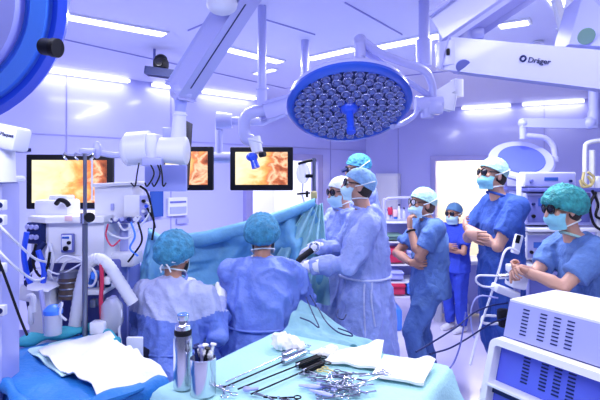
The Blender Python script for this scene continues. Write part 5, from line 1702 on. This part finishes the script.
device(526, 193, 592, 225, 'lavender insufflator box on the second shelf beside the green cap', m_lav, knobs=((533, 216, .015, m_black), (533, 204, .012, m_navy)), scr=(545, 202, .12, .07))
device(526, 233, 590, 260, 'pump unit on the third shelf, behind the leaning man', m_white, knobs=((531, 252, .014, m_black),), scr=(538, 245, .08, .05))
device(528, 272, 590, 310, 'large unit on the lowest shelf of the tower', m_lav, knobs=((534, 300, .015, m_black),))
for i, (px, py) in enumerate(((578, 183), (585, 184), (590, 181))):
    pass
m = MB()
for pts in (((584, 172), (583, 182), (590, 186), (594, 178), (588, 172)), ((588, 176), (592, 184), (583, 187), (580, 180))):
    m.tube([E(x, y, -.03) for x, y in pts], .012, 7, smooth=6)
tag(m.build('coiled_tubing', m_yel, None), 'straw coloured coiled tubing on the tower mast at far right', 'tubing')
for lab, pts in (('thick black cable loop hanging at the right of the tower', [(596, 192), (590, 206), (594, 224), (604, 232)]), ('thin black cable hanging inside the right of the tower', [(592, 190), (598, 204), (596, 216), (606, 220)]),):
    m = MB(); m.tube([E(x, y, -.04) for x, y in pts], .012, 7, smooth=6); tag(m.build('cable', m_black, None), lab, 'cable')
# lit control box with handle in front of the tower
t = thing('control_box', 'pale control box on a stand with coiled white hose left of clasped hands', 'control box', V((P(519, 0, 3.35).x, 3.35, 0)))
G_ = lambda x, y, dd=0: P(x, y, 3.35 + dd)
m = MB(); m.box(G_(517, 277), (.10, .14, .14), Matrix.Rotation(.2, 3, 'Y'), .015); m.box(G_(511, 268), (.05, .08, .05), None, .01); m.build('body', m_white, t)
m = MB(); m.cyl(G_(507, 276), G_(511, 275.5), .035); m.cyl(G_(498, 276.5), G_(508, 276), .018); m.build('socket', m_steel, t)
m = MB(); m.box(G_(505, 291), (.16, .12, .05), Matrix.Rotation(.35, 3, 'Y'), .01); m.build('bracket', m_white, t)
m = MB(); m.cyl(V((G_(517, 0).x, 3.37, .04)), G_(517, 285), .022); m.build('stand', m_boom, t)
m = MB(); m.cyl(V((G_(517, 0).x, 3.37, .04)), V((G_(517, 0).x, 3.37, 0)), .2); m.build('foot', m_lavd, t)
m = MB(); m.tube([G_(499, 276), G_(486, 275.5), (G_(478, 276)), G_(476, 281), G_(482, 286), G_(492, 287), G_(500, 285)], .007, 8, smooth=6); m.build('coiled_hose', m_white, t)
m = MB(); m.tube([G_(505, 322), G_(492, 324), G_(482, 322), G_(484, 316), G_(496, 316)], .009, 8, smooth=6); m.build('lower_coil', m_white, t)
m = MB(); m.box(G_(504, 318), (.08, .08, .12), None, .02); m.build('clip_block', m_black, t)
t = thing('remote_panel', 'upright white panel with a dark keypad above the clasped hands', 'panel', G_(516, 252))
m = MB(); m.box(P(517, 244, 3.6), (.05, .05, .14), Matrix.Rotation(.25, 3, 'Y'), .008); m.build('body', m_white, t)
m = MB(); m.box(P(518, 239, 3.57), (.03, .01, .06), Matrix.Rotation(.25, 3, 'Y'), .003); m.build('keypad', m_black, t)
m = MB(); m.tube([P(519, 252, 3.5), P(510, 248, 3.45), P(504, 253, 3.42), P(499, 270, 3.4), P(492, 292, 3.38), P(478, 334, 3.3), P(470, 365, 3.2)], [.008] * 7, 8, smooth=5)
tag(m.build('white_hose', m_white, None), 'long white hose slanting down before the tallest man', 'hose')
# cables from the table to the right stand
for lab, pts, mm in (('upper dark cable sagging from the right stand to the table', [(508, 303), (490, 306), (472, 314), (458, 326), (436, 340), (416, 352)], m_navy),
                     ('lower dark cable sagging from the right stand to the table', [(506, 318), (490, 324), (468, 338), (450, 348), (430, 354)], m_navy),
                     ('cable hanging in a long loop to the floor by the table corner', [(466, 312), (463, 330), (460, 346), (454, 362), (446, 372)], m_lavd),
                     ('thin cable curving down before the tall man\u2019s knees', [(498, 298), (480, 296), (472, 306), (471, 322), (474, 338)], m_lav)):
    m = MB(); m.tube([P(x, y, 3.3 - .5 * max(0, (470 - x) / 60)) for x, y in pts], .0055, 7, smooth=6)
    tag(m.build('cable', mm, None), lab, 'cable')

# ------------------------------------------------------------------ supply trolley, background centre
bd_ = 6.0
def T_(px, py, dd=0): return P(px, py, bd_ + dd)
t = thing('supply_trolley', 'tall supply trolley with an arched rail behind the man with chin in hand', 'trolley', V((T_(396, 0).x, bd_ + .2, 0)))
m = MB(); m.tube([T_(384, 292), T_(384, 208), T_(386, 200), T_(392, 198), T_(418, 198), T_(424, 202), T_(424, 292)], .018, 8, smooth=4); m.build('arched_rail', m_boom, t)
for k_, py in enumerate((221, 240, 262, 279, 293)):
    m = MB(); m.box(T_(403, py, .2), (.52, .42, .025), None, .006); m.build('shelf', m_white, t)
m = MB(); m.box((T_(403, 0).x, bd_ + .44, .85), (.5, .02, 1.1), None, .004); m.build('back_panel', m_lav, t)
for px in (386, 420):
    for dd in (.05, .38):
        m = MB(); q = T_(px, 0, dd); m.cyl((q.x - .02, q.y, .06), (q.x + .02, q.y, .06), .06); m.build('castor', m_black, t)
        m = MB(); m.cyl((q.x, q.y, .08), (q.x, q.y, .4), .015); m.build('post', m_boom, t)
bins = [(393, 254, .23, .16, m_red, 'upper red bin on the supply trolley'), (393, 286.5, .24, .13, m_red, 'lower red bin on the supply trolley'), (392, 236, .22, .06, m_green, 'green tray on the second shelf of the supply trolley'),
        (392, 273, .22, .10, m_blue3, 'pale blue bin between the two red bins'), (413, 254, .20, .15, m_lav, 'lavender bin right of the upper red bin'), (413, 286, .2, .13, m_blue2, 'blue bin right of the lower red bin')]
for px, py, W, H, mm, lab in bins:
    q = T_(px, py, .12)
    t = thing('storage_bin', lab, 'bin', q - V((0, 0, H / 2)), group='bins on the supply trolley')
    m = MB(); m.box(q, (W, .3, H), None, .012); m.build('body', mm, t)
    m = MB(); m.box(q + V((0, -.155, H * .28)), (W * 1.04, .03, .02), None, .005); m.build('lip', mm, t)
for i, (px, hgt, mm, lab) in enumerate(((388, .10, m_white, 'white bottle at the left of the trolley top'), (391.5, .13, m_lav, 'lavender bottle second on the trolley top'), (395.5, .10, m_blue2, 'blue bottle third on the trolley top'),
                                (399, .16, m_white, 'tall white bottle fourth on the trolley top'), (404, .12, m_clear, 'clear bottle right on the trolley top'))):
    q = T_(px, 220, .05); q.z += .012
    t = thing('bottle', lab, 'bottle', q, group='bottles on the trolley top')
    m = MB(); m.lathe([(0, 0), (.02, 0), (.021, hgt * .7), (.009, hgt * .85), (.009, hgt), (0, hgt)], q, (0, 0, 1), 16); m.build('body', mm, t)
    m = MB(); m.lathe([(0, hgt), (.011, hgt), (.011, hgt + .02), (0, hgt + .02)], q, (0, 0, 1), 12); m.build('cap', m_navy, t)
for i, (px, py, mm, lab) in enumerate(((390, 211, m_red, 'small red box hooked on the trolley rail'), (395, 213, m_pinkw, 'small pink box hooked on the trolley rail'))):
    m = MB(); m.box(T_(px, py, .03), (.055, .05, .09), None, .008); tag(m.build('small_box', mm, None), lab, 'box')
m = MB(); m.box((T_(388, 0).x, bd_ + .05, .13), (.3, .35, .26), None, .03)
b = m.build('pedal_bin', m_blue2, None); tag(b, 'low blue tub on the floor under the supply trolley', 'tub')
# floor things at the back: white bottles and cups, small trolley with castors
for i, (px, py, h_, lab) in enumerate(((438, 318, .34, 'white floor canister left by the back woman'), (459, 318, .36, 'white floor canister right of the back woman'), (464, 316, .34, 'rightmost white floor canister by the tall man'))):
    d = F * HC / (py - HY) if py > 326 else 6.3
    q = V(((px - 300) * 6.3 / F, 6.3, 0))
    t = thing('floor_canister', lab, 'canister', q, group='canisters on the floor at the back')
    m = MB(); m.lathe([(0, 0), (.05, 0), (.055, h_ * .6), (.03, h_ * .8), (.025, h_), (0, h_)], q, (0, 0, 1), 16); m.build('body', m_white, t)
    m = MB(); m.lathe([(0, h_), (.03, h_), (.03, h_ + .03), (0, h_ + .03)], q, (0, 0, 1), 12); m.build('cap', m_white2, t)
t = thing('side_bench', 'low lavender bench behind the back woman in the doorway', 'bench', V((2.15, 6.45, 0)))
m = MB(); m.box((2.15, 6.55, .72), (.8, .45, .05), None, .01); m.build('top', m_white, t)
m = MB(); m.box((2.15, 6.58, .38), (.72, .36, .64), None, .01); m.build('cabinet', m_lav, t)
